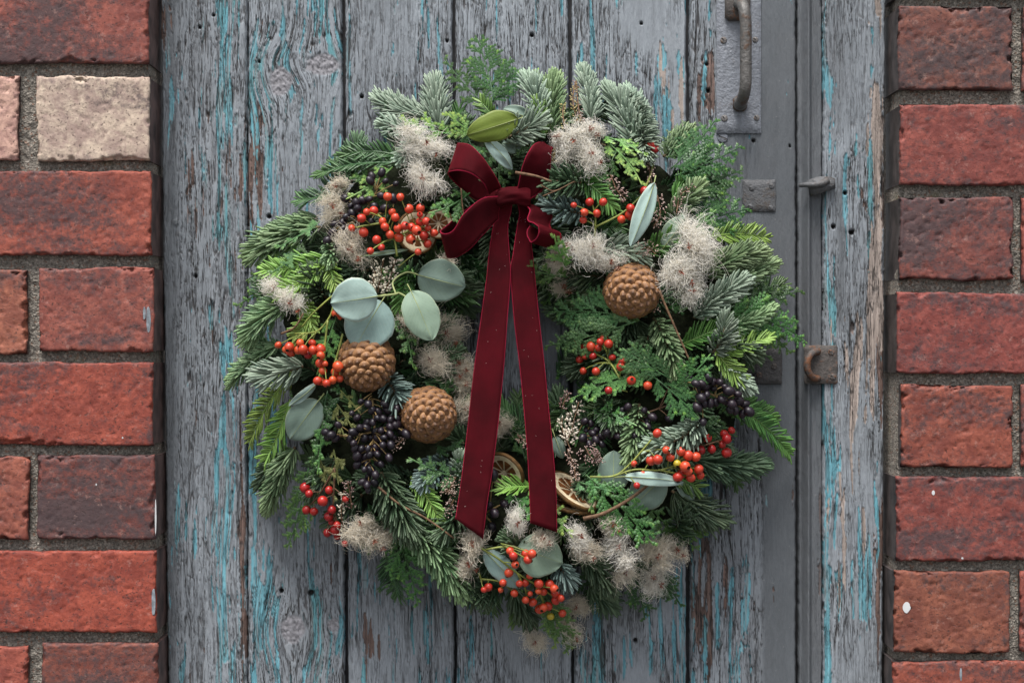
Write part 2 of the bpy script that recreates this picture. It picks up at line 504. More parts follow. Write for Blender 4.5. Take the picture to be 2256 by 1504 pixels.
def brick_mat():
    k = NT('brick_clay')
    ti = k.attr('tone', 'OBJECT').outputs['Color']
    di = k.attr('grime', 'OBJECT').outputs['Fac']
    v = k.obj((1, 1, 1), True); vw = k.obj((0.6, 1, 1.6), True)
    big = k.noise(vw, 16, 4, 0.55, 0.4); mid = k.noise(v, 60, 7, 0.72, 0.4); fin = k.noise(v, 330, 5, 0.7)
    spk = k.noise(v, 170, 6, 0.78)
    c = k.mix(k.ramp(mid, 0.38, 0.62), k.mix(1.0, ti, (0.70, 0.62, 0.64), 'MULTIPLY'), k.mix(1.0, ti, (1.22, 1.22, 1.15), 'MULTIPLY'))
    c = k.mix(k.math('MULTIPLY', k.ramp(fin, 0.42, 0.60), 0.45), c, k.mix(1.0, ti, (0.60, 0.55, 0.58), 'MULTIPLY'))
    g = k.math('ADD', k.math('ADD', k.math('MULTIPLY', big, 0.5), k.math('MULTIPLY', spk, 0.5)), k.math('MULTIPLY', k.math('SUBTRACT', di, 0.5), 0.30))
    c = k.mix(k.math('MULTIPLY', k.ramp(g, 0.465, 0.61), 0.82), c, (0.048, 0.040, 0.044))
    pale = k.noise(v, 110, 7, 0.8)
    c = k.mix(k.math('MULTIPLY', k.ramp(pale, 0.56, 0.66), 0.50), c, k.mix(0.5, ti, (0.42, 0.30, 0.26)))
    pit = k.noise(v, 480, 3, 0.6)
    c = k.mix(k.math('MULTIPLY', k.ramp(pit, 0.60, 0.68), 0.7), c, (0.04, 0.026, 0.025))
    h = k.math('ADD', k.math('ADD', k.math('MULTIPLY', mid, 0.8), k.math('MULTIPLY', fin, 0.6)), k.math('MULTIPLY', k.ramp(pit, 0.60, 0.68), -0.35))
    return k.bsdf(c, 0.66, 0.35, k.bump(h, 0.6, 0.0014))
M['brick'] = brick_mat()
M['reveal_left'] = simple('worn_brick_reveal', (0.095, 0.058, 0.053), 0.6, 0.35, 60, 0.6, 0.5, 0.001)
M['reveal'] = simple('painted_reveal', (0.062, 0.050, 0.048), 0.6, 0.35, 60, 0.5, 0.5, 0.001)

def mortar_mat():
    k = NT('gritty_mortar')
    v = k.obj()
    vo = k.n('TexVoronoi'); k.t.links.new(v, vo.inputs['Vector']); vo.inputs['Scale'].default_value = 620
    gr = k.noise(v, 500, 4, 0.7); bgn = k.noise(v, 30, 4)
    sp = k.n('SeparateColor'); k.t.links.new(vo.outputs['Color'], sp.inputs[0])
    c = k.mix(k.ramp(gr, 0.3, 0.7), (0.10, 0.092, 0.080), (0.30, 0.27, 0.235))
    c = k.mix(k.math('MULTIPLY', k.ramp(sp.outputs[0], 0.80, 0.92), 0.7), c, (0.42, 0.38, 0.33))
    c = k.mix(k.math('MULTIPLY', k.ramp(sp.outputs[1], 0.86, 0.95), 0.6), c, (0.22, 0.11, 0.07))
    c = k.mix(k.math('MULTIPLY', k.ramp(bgn, 0.58, 0.75), 0.38), c, (0.13, 0.125, 0.03))
    h = k.math('ADD', gr, k.math('MULTIPLY', vo.outputs['Distance'], 0.8))
    return k.bsdf(c, 0.92, 0.15, k.bump(h, 0.9, 0.0018))
M['mortar'] = mortar_mat()
M['paint_white'] = simple('white_paint_spot', (0.52, 0.53, 0.54), 0.85, 0.1, 80, 0.1)
M['paint_blue'] = simple('blue_grey_paint_streak', (0.20, 0.225, 0.25), 0.85, 0.1, 200, 0.35)
M['pavement'] = simple('pavement', (0.09, 0.088, 0.085), 0.9, 0.2, 6, 0.3, 0.4, 0.01)
M['dark_board'] = simple('dark_board', (0.05, 0.05, 0.053), 0.8, 0.2, 30, 0.3)

# ------------------------------------------------------------------ pavement in front of the door
gb = MB()
n = 21
gx = np.linspace(-120, 120, n); gy = np.linspace(-200, 40, n)
X, Y = np.meshgrid(gx, gy, indexing='ij')
q = np.arange(n * n).reshape(n, n)
gb.add(np.stack([X, Y, np.full_like(X, -1.25)], -1), np.stack([q[:-1, :-1], q[1:, :-1], q[1:, 1:], q[:-1, 1:]], -1).reshape(-1, 4))
tag(gb.build('pavement', M['pavement'], None, (0, 0, -1.25)), kind='structure')

# ------------------------------------------------------------------ painted boards
GREY = np.array([0.246, 0.272, 0.302])
TURQ = np.array([0.125, 0.325, 0.395])
BARE = np.array([0.135, 0.088, 0.074])
SILV = np.array([0.33, 0.275, 0.245])
CRACK_SHADE = np.array([0.040, 0.036, 0.036])  # colour of open cracks and of the shade lines at torn edges

def blob(px, py, L):
    s = np.zeros(np.broadcast(px, py).shape)
    for (cx, cy, rx, ry, a) in L:
        s = s + a * np.exp(-((px - cx) / rx) ** 2 - ((py - cy) / ry) ** 2)
    return s

def paint_field(px, py, o):
    """worn paint on a board at photo-scale coordinates; returns height in mm and colour"""
    sd = o.get('seed', 1)
    x, z = px * 0.36, py * 0.36
    smooth = np.clip(o['smooth'](px, py) if callable(o.get('smooth')) else np.full(px.shape, o.get('smooth', 0.0)), 0, 1)
    smooth = np.maximum(smooth, o.get('plates', 0.35) * 1.6 * sst(0.46, 0.66, fbm(x / 34, z / 80, sd + 7)) * np.ones(px.shape))
    smooth = np.clip(smooth, 0, 1); dark_ = np.clip(o['smooth'](px, py), 0, 1) if callable(o.get('smooth')) else np.full(px.shape, float(o.get('smooth', 0)))
    xw = x + 3.2 * (vn(x / 22, z / 75, sd) - 0.5) + 0.8 * (vn(x / 7, z / 22, sd + 1) - 0.5)
    kin = np.zeros(px.shape)
    for (kx, ky, rx, ry) in o.get('knots', ()):
        dx, dz = (px - kx), (py - ky)
        e = np.exp(-(dx / (2.4 * rx)) ** 2 - (dz / (2.2 * ry)) ** 2)
        xw = xw - 0.36 * dx * 0.62 * e
        rr = np.sqrt((dx / rx) ** 2 + (dz / ry) ** 2) + 0.25 * (vn(px / 14, py / 14, sd + 3) - 0.5)
        kin = np.maximum(kin, 1 - sst(0.82, 1.05, rr))
    g = 0.55 * vn(xw / 0.95, z / 42, sd + 11) + 0.45 * vn(xw / 2.3, z / 80, sd + 12)
    jag = 0.10 * (vn(x / 1.1, z / 2.6, sd + 13) - 0.5) + 0.12 * (vn(x / 2.2, z / 9, sd + 14) - 0.5)
    fs = o.get('flake', 4.4) / 4.4
    low = fbm(x / 26, z / 70, sd + 50)
    lowb = fbm(x / 16, z / 60, sd + 51)
    pt = o.get('turq', 0.06) * (0.2 + 2.8 * sst(0.42, 0.72, low)) + 0.9 * blob(px, py, o.get('tblobs', ()))
    pb = o.get('bare', 0.05) * (0.2 + 3.0 * sst(0.45, 0.8, lowb)) + blob(px, py, o.get('bblobs', ()))
    ps = blob(px, py, o.get('sblobs', ()))
    pt, pb = pt * (1 - 0.92 * smooth), pb * (1 - 0.9 * smooth)
    thr = lambda p: 0.5 + 0.165 * np.log((1 - np.clip(p, 0.002, 0.998)) / np.clip(p, 0.002, 0.998)) / 1.7
    def peel(seed):
        return 0.62 * vn(xw / (2.9 * fs), z / (46 * fs), seed) + 0.38 * vn(xw / (1.35 * fs), z / (21 * fs), seed + 3) + jag
    Tq, Bq, Sq = peel(sd + 100), peel(sd + 120), peel(sd + 140)
    ft, fb_, fp = Tq - thr(pt), Bq - thr(pb), Sq - thr(ps)
    silv = fp > 0
    turq = (ft > 0) & ~silv
    bare = (fb_ > 0) & ~turq & ~silv
    lost = turq | bare | silv
    near = np.maximum(np.maximum(np.where(silv, -1, ft), np.where(turq, -1, fb_)), fp)   # <0 on the paint, 0 at its torn edge
    # paint thickness, lifting towards torn edges; long runs of paint stand at different heights
    runs = vn((xw + 6 * jag) / (3.4 * fs), z / (60 * fs), sd + 160)
    lift = np.exp(-np.abs(near) / 0.035) * np.where(lost, -0.25, 0.55)
    hgt = np.where(lost, 0.0, 0.55) + np.where(turq, 0.15, 0) + lift * (1 - 0.5 * smooth)
    hgt = hgt + 0.22 * (1 - 0.8 * smooth) * (g - 0.5) + 0.45 * (runs - 0.5) * (1 - 0.8 * smooth) + 1.0 * (low - 0.5) * (0.4 + smooth)
    # cracks: level lines of grain-stretched fields, so they run with the grain and break up
    act = fbm(x / 9, z / 30, sd + 60)
    def lines(seed, lx, lz, wdt):
        f = vn((xw + 3 * jag) / lx, z / lz, seed) * 0.75 + 0.25 * vn((xw + 3 * jag) / (lx * 0.45), z / (lz * 0.4), seed + 2)
        return 1 - sst(wdt * 0.35, wdt, np.abs(f - 0.5) * lx)
    cr = o.get('crack', 1.0) * (1 - 0.92 * smooth ** 1.5)
    c1 = lines(sd + 170, 3.0 * fs, 62 * fs, 0.085) * sst(0.36, 0.52, act)
    c2 = lines(sd + 180, 1.9 * fs, 34 * fs, 0.06) * sst(0.50, 0.62, vn(x / 7, z / 26, sd + 61)) * 0.6
    c3 = lines(sd + 190, 7.0, 170, 0.10) * sst(0.45, 0.6, vn(x / 9, z / 65, sd + 71))
    # short cross breaks where flakes end
    c4 = (1 - sst(0.05, 0.16, np.abs(vn(x / 3.0, (z + 5 * vn(x / 1.6, z / 30, sd + 195)) / 13, sd + 196) - 0.5) * 3.0)) * sst(0.60, 0.72, vn(x / 3.2, z / 12, sd + 197)) * 0.8
    edge_shade = np.exp(-(near / 0.018) ** 2) * np.where(lost, 0.75, 0.2) * (0.45 + 0.9 * vn(x / 2, z / 9, sd + 198))  # shade at torn paint edges, put into the colour as thin dark lines
    ckk = np.clip(np.maximum(np.maximum(np.maximum(c1, c2), np.maximum(c3, c4)) * cr, edge_shade * (1 - 0.4 * smooth)), 0, 1)
    hgt = hgt - 1.0 * np.maximum(c1, np.maximum(c2 * 0.8, c4 * 0.6)) * cr - 1.8 * c3 * cr
    tone = 0.94 + 0.16 * (runs - 0.5) + 0.12 * (g - 0.5) * (1 - 0.6 * smooth) + 0.34 * (low - 0.5)
    col = GREY * (tone * (1 - 0.60 * dark_))[..., None]
    id2 = vn(xw / 1.6, z / 24, sd + 40)
    gt = (0.55 + 0.9 * g)[..., None]
    tq = TURQ * (0.75 + 0.5 * id2)[..., None] * gt
    k_ = 0.4 * sst(0.5, 0.8, lowb)[..., None]
    tq = tq * (1 - k_) + k_ * np.array([0.10, 0.25, 0.24])
    grn = (0.8 * sst(0.52, 0.72, g))[..., None]          # ridges of the grain rubbed through to the wood
    tq = tq * (1 - grn) + grn * np.array([0.21, 0.215, 0.22])
    col = np.where(turq[..., None], tq, col)
    col = np.where(bare[..., None], BARE * gt * (0.55 + 0.8 * id2)[..., None], col)
    col = np.where(silv[..., None], SILV * (0.5 + 1.0 * g)[..., None], col)
    wear = (0.12 * sst(0.52, 0.80, g) * sst(0.42, 0.62, fbm(x / 12, z / 45, sd + 80)) * (1 - smooth))[..., None]
    col = np.where(lost[..., None], col, col * (1 - wear) + wear * np.array([0.15, 0.135, 0.125]))
    # knots: rough, grey-brown end grain with rings
    if kin.max() > 0:
        ring = 0.7 * vn(px / 6, py / 4, sd + 90) + 0.8 * vn(px / 2.6, py / 2.2, sd + 91)
        hgt = hgt * (1 - kin) + kin * (1.3 * (ring - 0.8))
        kc = np.array([0.20, 0.197, 0.215]) * (0.35 + 0.85 * ring)[..., None]
        col = col * (1 - kin[..., None]) + kc * kin[..., None]
        ckk = ckk * (1 - kin)
    col = col * (1 - 0.88 * ckk[..., None]) + CRACK_SHADE * 0.88 * ckk[..., None]
    for (hx, hy, hr) in o.get('holes', ()):
        w = 1 - sst(0.6, 1.0, np.sqrt((px - hx) ** 2 + (py - hy) ** 2) / hr)
        hgt = hgt - 5 * w
        col = col * (1 - w[..., None]) + np.array([0.015, 0.013, 0.012]) * w[..., None]
    for (hx, hy, hr) in o.get('nails', ()):
        w = 1 - sst(0.55, 1.0, np.sqrt((px - hx) ** 2 + (py - hy) ** 2) / hr)
        hgt = hgt + 0.9 * w
    return hgt, col, np.stack([xw + 2.5 * jag + 400 + sd * 3.7, z + 900, np.maximum(smooth, kin)], -1)

PYS = np.concatenate([np.arange(-820, -70, 15.0), np.arange(-70, 1575, 3.0), np.arange(1575, 2330, 15.0)])

def plank(name, parent, xl, xr, h0, o, profile=None, edge=(5, 3.0), depth=22.0, label=None):
    wid = abs(xr(752) - xl(752))
    nx = int(wid / 1.5)
    s = np.linspace(0, 1, nx)
    L, R = xl(PYS), xr(PYS)
    rag = lambda sd: 2.4 * (vn(PYS / 11, 0.5, sd) - 0.5) + 2.5 * (vn(PYS / 60, 0.5, sd) - 0.5)
    L = L + rag(o['seed'] + 200); R = R + rag(o['seed'] + 300)
    px = L[:, None] + (R - L)[:, None] * s[None, :]
    py = np.broadcast_to(PYS[:, None], px.shape)
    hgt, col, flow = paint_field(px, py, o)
    d = np.minimum(px - L[:, None], R[:, None] - px)
    hgt = hgt - edge[1] * np.clip(1 - d / edge[0], 0, 1) ** 2
    if profile is not None:
        pr, pc = profile(px, py)
        hgt = hgt + pr
        if pc is not None: col = col * (1 - pc[..., None]) + np.array(o.get('pcol', (0.10, 0.10, 0.11))) * pc[..., None]
    # flanks of the board
    px = np.concatenate([px[:, :1], px, px[:, -1:]], 1); py = np.concatenate([py[:, :1], py, py[:, -1:]], 1)
    hgt = np.concatenate([np.full((len(PYS), 1), -depth), hgt, np.full((len(PYS), 1), -depth)], 1)
    col = np.concatenate([col[:, :1], col, col[:, -1:]], 1); flow = np.concatenate([flow[:, :1], flow, flow[:, -1:]], 1)
    H = h0 + hgt
    sc = S                                  # laid out on the board's own plane
    V = np.stack([(px - 1128) * sc * (D - h0 / 1000) / D, -H / 1000, (752 - py) * sc * (D - h0 / 1000) / D], -1)
    r, c = px.shape
    q = np.arange(r * c).reshape(r, c)
    F = np.stack([q[:-1, :-1], q[1:, :-1], q[1:, 1:], q[:-1, 1:]], -1).reshape(-1, 4)
    org = V.reshape(-1, 3).mean(0); org[2] = V[..., 2].min()
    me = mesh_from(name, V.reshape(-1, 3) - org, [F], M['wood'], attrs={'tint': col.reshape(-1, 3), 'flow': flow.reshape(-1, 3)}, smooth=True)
    ob = link(name, me, parent, org)
    if label: ob['label'] = label
    return ob

def lin(a, b): return lambda y: a + (b - a) * np.asarray(y, float) / 1504

def empty(name, loc, label, cat, group=None):
    o = link(name, None, None, loc)
    o.empty_display_size = 0.02
    return tag(o, label, cat, group)

ZB = P(0, 2330, 0)[2]
door = empty('wooden_door', (P(1150, 0, 0)[0], 0, ZB), 'old plank door with peeling grey paint showing turquoise beneath', 'door')
frame = empty('door_frame', (P(450, 0, 0)[0], 0, ZB), 'weathered wooden door frame with flaking grey and turquoise paint beside the bricks', 'door frame')

plank('jamb', frame, lin(353, 370), lin(544, 543), 2.5,
      dict(seed=11, plates=0.25, turq=0.12, bare=0.03, flake=4.0,
           tblobs=[(486, 200, 9, 330, 0.75), (503, 560, 13, 300, 0.85), (492, 1150, 17, 420, 0.95), (440, 250, 30, 200, 0.14), (478, 515, 14, 30, 0.9), (520, 1300, 12, 300, 0.5)],
           bblobs=[(362, 40, 16, 45, 1.6), (425, 420, 12, 80, 0.4), (533, 1200, 6, 400, 1.0)], holes=[(470, 34, 4), (440, 60, 4.5), (431, 608, 5)], nails=[(388, 490, 9)],
           smooth=lambda x, y: 0.75 * np.exp(-((x - 375) / 20) ** 2)), label='weathered jamb left of the boards with a turquoise stripe')
boards = [
    ((546, 546), (753, 759), dict(seed=21, turq=0.08, bare=0.02, flake=4.8, knots=[(618, 178, 27, 36), (712, 142, 42, 26), (645, 1385, 30, 34), (735, 1375, 14, 16)],
        tblobs=[(560, 230, 20, 60, 0.5), (625, 80, 6, 60, 0.7), (655, 20, 8, 90, 0.6), (600, 640, 40, 300, 0.12), (600, 1400, 40, 160, 0.28), (690, 1420, 60, 120, 0.35), (563, 1250, 10, 300, 0.8), (608, 1340, 8, 60, 0.9), (690, 1340, 8, 60, 1.0)],
        bblobs=[(560, 350, 14, 120, 0.9), (556, 480, 16, 90, 0.5)], holes=[(571, 136, 3.5), (593, 477, 6), (620, 1300, 6), (685, 1305, 8)], nails=[(603, 50, 6)])),
    ((761, 767), (996, 1000), dict(seed=33, plates=0.4, turq=0.06, bare=0.008, flake=4.0, tblobs=[(865, 60, 8, 110, 0.7), (950, 90, 6, 90, 0.7), (772, 170, 8, 90, 0.8), (900, 1420, 110, 130, 0.42), (800, 1330, 18, 120, 0.5)],
        bblobs=[(810, 1420, 20, 60, 0.5)], holes=[(797, 213, 5), (985, 90, 4)])),
    ((1003, 1006), (1252, 1259), dict(seed=45, plates=0.55, turq=0.02, bare=0.006, flake=4.8, crack=1.15, tblobs=[(1030, 1450, 50, 90, 0.3), (1190, 1420, 60, 90, 0.12)], holes=[(1172, 78, 5)])),
    ((1260, 1265), (1512, 1512), dict(seed=57, plates=0.6, turq=0.04, bare=0.01, flake=5.0, tblobs=[(1305, 130, 5, 70, 1.0), (1325, 170, 6, 110, 0.6), (1482, 120, 38, 190, 0.8), (1470, 1330, 60, 140, 0.6), (1330, 1440, 70, 90, 0.55), (1500, 1350, 12, 200, 0.8), (1400, 1470, 90, 60, 0.3)],
        sblobs=[(1470, 240, 30, 100, 0.25)], holes=[(1391, 205, 8), (1413, 52, 4), (1400, 1410, 6)])),
    ((1519, 1520), (1754, 1754), dict(seed=69, turq=0.08, bare=0.06, flake=7.5, crack=1.25, tblobs=[(1560, 60, 14, 110, 0.4), (1545, 1280, 14, 220, 0.6), (1600, 1300, 60, 200, 0.14), (1640, 1400, 20, 90, 0.3)],
        bblobs=[(1560, 170, 16, 90, 1.2), (1555, 1350, 14, 200, 0.9), (1650, 700, 10, 140, 0.6), (1700, 1250, 20, 90, 0.5)],
        smooth=lambda x, y: (0.80 + 0.2 * sst(1640, 1690, x)) * sst(1570, 1610, x) * (1 - 0.75 * sst(880, 1000, y) * (1 - sst(1670, 1690, x))), holes=[(1557, 141, 5), (1560, 200, 5), (1660, 310, 5), (1740, 322, 3), (1658, 500, 5)])),
]
for i, (l, r, o) in enumerate(boards):
    prof = None
    if i == 2:
        prof = lambda x, y: (-1.6 * sst(1234, 1238, x) * (1 - sst(1240, 1244, x)), None)
    plank('board', door, lin(*l), lin(*r), 0, o, prof)

bk = MB()
bk.add(*hull(boxmesh((P(1148, 0, 0)[0]), 0.020, (ZB + P(0, -820, 0)[2]) / 2, 1240 * S, 0.02, P(0, -820, 0)[2] - ZB)))
bk.build('backing_board', M['dark_board'], door, (P(1148, 0, 0)[0], 0.034, ZB))

# frame on the right: moulded stop and the wide jamb
def stop_profile(x, y):
    p = -7.0 * (1 - sst(1766, 1779, x)) + 2.2 * np.exp(-((x - 1781) / 3.2) ** 2) - 2.6 * sst(1784, 1790, x) - 0.8 * sst(1795, 1806, x)
    return p, 0.45 * np.ones(x.shape)
plank('stop_moulding', frame, lin(1760, 1764), lin(1811, 1812), 8,
      dict(seed=77, turq=0.01, bare=0.03, flake=7, smooth=0.86, bblobs=[(1808, 1180, 6, 130, 0.9), (1806, 690, 5, 60, 0.8), (1806, 1290, 8, 60, 0.8)], pcol=(0.10, 0.105, 0.113)), stop_profile, edge=(3, 1.0))
plank('jamb', frame, lin(1814, 1814), lin(1951, 1945), 9,
      dict(seed=83, plates=0.45, turq=0.10, bare=0.02, flake=5.0,
           tblobs=[(1920, 200, 7, 260, 0.8), (1818, 640, 9, 120, 0.7), (1820, 1130, 10, 180, 0.9), (1830, 200, 6, 90, 0.6), (1916, 620, 10, 200, 0.5), (1905, 1280, 20, 140, 0.6), (1835, 690, 16, 40, 0.4), (1815, 120, 4, 200, 0.9), (1870, 350, 6, 40, 0.9)],
           sblobs=[(1931, 330, 15, 420, 0.85), (1890, 830, 40, 130, 0.55), (1925, 660, 18, 130, 0.6), (1870, 1130, 40, 130, 0.35)],
           bblobs=[(1942, 800, 7, 90, 1.4), (1944, 440, 6, 90, 1.0), (1938, 1330, 9, 160, 1.2), (1945, 1180, 6, 60, 1.0)],
           holes=[(1836, 499, 6), (1876, 512, 7), (1862, 425, 5)],
           smooth=lambda x, y: 0.75 * np.exp(-((x - 1852) / 11) ** 2) * sst(300, 420, y) * (1 - sst(700, 730, y)) + 0.5 * np.exp(-((x - 1845) / 25) ** 2) * (1 - sst(250, 330, y))),
      label='weathered jamb right of the boards, grey with turquoise and bare streaks')

# ------------------------------------------------------------------ brick walls
HB = 47.0      # brick faces stand this far (mm) in front of the door plane
HM = 39.0
def brick_hi(px0, py0, px1, py1, seed, inner, rough=1.0):
    """worn brick: displaced face, uneven arrises, flanks. inner: -1/+1 side that is the painted reveal"""
    a, b = P(px0, py1, HB), P(px1, py0, HB)
    w, hgt = (b[0] - a[0]) * 1000, (b[2] - a[2]) * 1000
    def steps(l):
        e_ = np.array([0, 0.35, 0.8, 1.4, 2.2, 3.2])
        return np.concatenate([e_, np.linspace(4.4, l - 4.4, max(6, int(l / 1.6))), l - e_[::-1]]) / l
    s, t = steps(w), steps(hgt)
    nx, nz = len(s), len(t)
    Sx, Tz = np.meshgrid(s, t, indexing='ij')
    x, z = Sx * w, Tz * hgt
    # wobbling outline
    e = lambda v, sd: 2.6 * rough * (fbm(v / 26, 0.37, sd, 3) - 0.5) + 1.3 * (fbm(v / 3.5, 0.61, sd + 40, 2) - 0.5)
    wl, wr, wb, wt = e(z, seed), e(z, seed + 1), e(x, seed + 2) * 1.3, e(x, seed + 3)
    xx = x + wl * (1 - Sx) + wr * Sx
    zz = z + wb * (1 - Tz) + wt * Tz
    d = np.minimum(np.minimum(x, w - x), np.minimum(z, hgt - z))
    cor = np.minimum(np.hypot(np.minimum(x, w - x), np.minimum(z, hgt - z)) , 9)
    dep = 0.9 * (fbm(x / 30, z / 30, seed + 4) - 0.5) + 0.45 * rough * (fbm(x / 6, z / 5, seed + 5, 4) - 0.5)
    dep = dep - 1.7 * np.exp(-d / 0.5) - 1.6 * np.exp(-cor / 2.2)
    pit = fbm(x / 3.2, z / 2.8, seed + 12, 3)
    dep = dep - 0.6 * rough * sst(0.64, 0.74, pit)
    # knocked-off arrises
    ch = fbm(x / 9, z / 6, seed + 6, 4) - 0.055 * d
    dep = dep - 3.2 * rough * sst(0.545, 0.60, ch)
    V = [np.stack([a[0] + xx / 1000, -(HB + dep) / 1000, a[2] + zz / 1000], -1).reshape(-1, 3)]
    q = np.arange(nx * nz).reshape(nx, nz)
    F = [np.stack([q[:-1, :-1], q[1:, :-1], q[1:, 1:], q[:-1, 1:]], -1).reshape(-1, 4)]
    loop = np.concatenate([q[:-1, 0], q[-1, :-1], q[:0:-1, -1], q[0, :0:-1]])
    n = len(loop)
    prev = loop; base = nx * nz
    pv = V[0][loop]
    mi = [np.zeros(len(F[0]), int)]
    lx = np.concatenate([Sx[:-1, 0], Sx[-1, :-1], Sx[:0:-1, -1], Sx[0, :0:-1]])
    lz = np.concatenate([Tz[:-1, 0], Tz[-1, :-1], Tz[:0:-1, -1], Tz[0, :0:-1]])
    isin = (lx < 0.001) if inner < 0 else (lx > 0.999)
    for k, back in enumerate((4.0, 14.0, 64.0)):
        nv = pv.copy()
        if k > 0:
            nv[:, 0] = a[0] + (0.0006 + lx * (w / 1000 - 0.0012)); nv[:, 2] = a[2] + (0.0006 + lz * (hgt / 1000 - 0.0012))
        nv[:, 1] = -(HB - back) / 1000
        jit = 0.5 * (vn(np.arange(n) / 9.0, back, seed + 8) - 0.5) / 1000
        nv[:, 0] += jit
        V.append(nv)
        cur = np.arange(base, base + n)
        F.append(np.stack([prev, np.roll(prev, -1), np.roll(cur, -1), cur], -1)[:, ::-1])
        mi.append(np.where(isin | (k > 0), 1, 0))
        prev = cur; base += n
    return np.concatenate(V), F, np.concatenate(mi)

def brick_lo(w, hgt):
    b = 0.0016
    prof = [(0.0, 0.0), (b, -b * 0.8)]
    V = []
    for ins, y in ((0, 0.06), (0, 0.002), (0.002, 0.0)):
        V += [(ins, y, ins), (w - ins, y, ins), (w - ins, y, hgt - ins), (ins, y, hgt - ins)]
    F = []
    for k in range(2):
        for i in range(4):
            F.append((k * 4 + i, k * 4 + (i + 1) % 4, k * 4 + 4 + (i + 1) % 4, k * 4 + 4 + i))
    F.append((8, 9, 10, 11))
    return np.array(V), [np.array(F)]

RED = (0.36, 0.078, 0.055)
def T(k, r=0, g=0): return tuple(np.array(RED) * k + np.array([r, g, g]))
# (x0, y0, x1, y1, tone, grime): bricks seen in the photograph
LEFT = [(-270, -45, 327, 139, (0.34, 0.088, 0.068), 0.62), 
        (-212, 167, 40, 352, (0.66, 0.36, 0.30), 0.12), (79, 168, 328, 355, (0.66, 0.46, 0.38), 0.46),
        (-265, 377, 332, 562, (0.38, 0.085, 0.058), 0.55),
        (-205, 595, 57, 777, (0.42, 0.13, 0.085), 0.45), (86, 590, 338, 774, (0.35, 0.092, 0.070), 0.36),
        (-260, 798, 336, 981, (0.38, 0.075, 0.050), 0.56),
        (-200, 1006, 62, 1190, (0.38, 0.105, 0.072), 0.45), (80, 1003, 341, 1186, (0.25, 0.066, 0.052), 0.78),
        (-255, 1213, 344, 1393, (0.40, 0.075, 0.048), 0.45),
        (-198, 1423, 62, 1606, (0.38, 0.085, 0.06), 0.35), (90, 1416, 348, 1606, (0.29, 0.078, 0.055), 0.62)]
RIGHT = [(1979, -195, 2560, -12, (0.30, 0.07, 0.06), 0.55),
         (1979, 14, 2232, 197, (0.25, 0.082, 0.062), 0.66), (2254, 14, 2520, 197, (0.30, 0.08, 0.06), 0.5),
         (1983, 230, 2565, 407, (0.31, 0.072, 0.058), 0.46),
         (1983, 435, 2232, 616, (0.27, 0.072, 0.058), 0.66), (2252, 435, 2515, 616, (0.33, 0.08, 0.06), 0.45),
         (1976, 645, 2556, 822, (0.31, 0.068, 0.056), 0.55),
         (1984, 848, 2232, 1028, (0.34, 0.082, 0.055), 0.56), (2250, 848, 2512, 1028, (0.33, 0.08, 0.06), 0.5),
         (1975, 1050, 2560, 1236, (0.30, 0.066, 0.052), 0.6),
         (1970, 1258, 2226, 1437, (0.29, 0.085, 0.055), 0.48), (2248, 1258, 2508, 1437, (0.34, 0.08, 0.06), 0.5),
         (1968, 1456, 2550, 1640, (0.33, 0.075, 0.05), 0.5)]

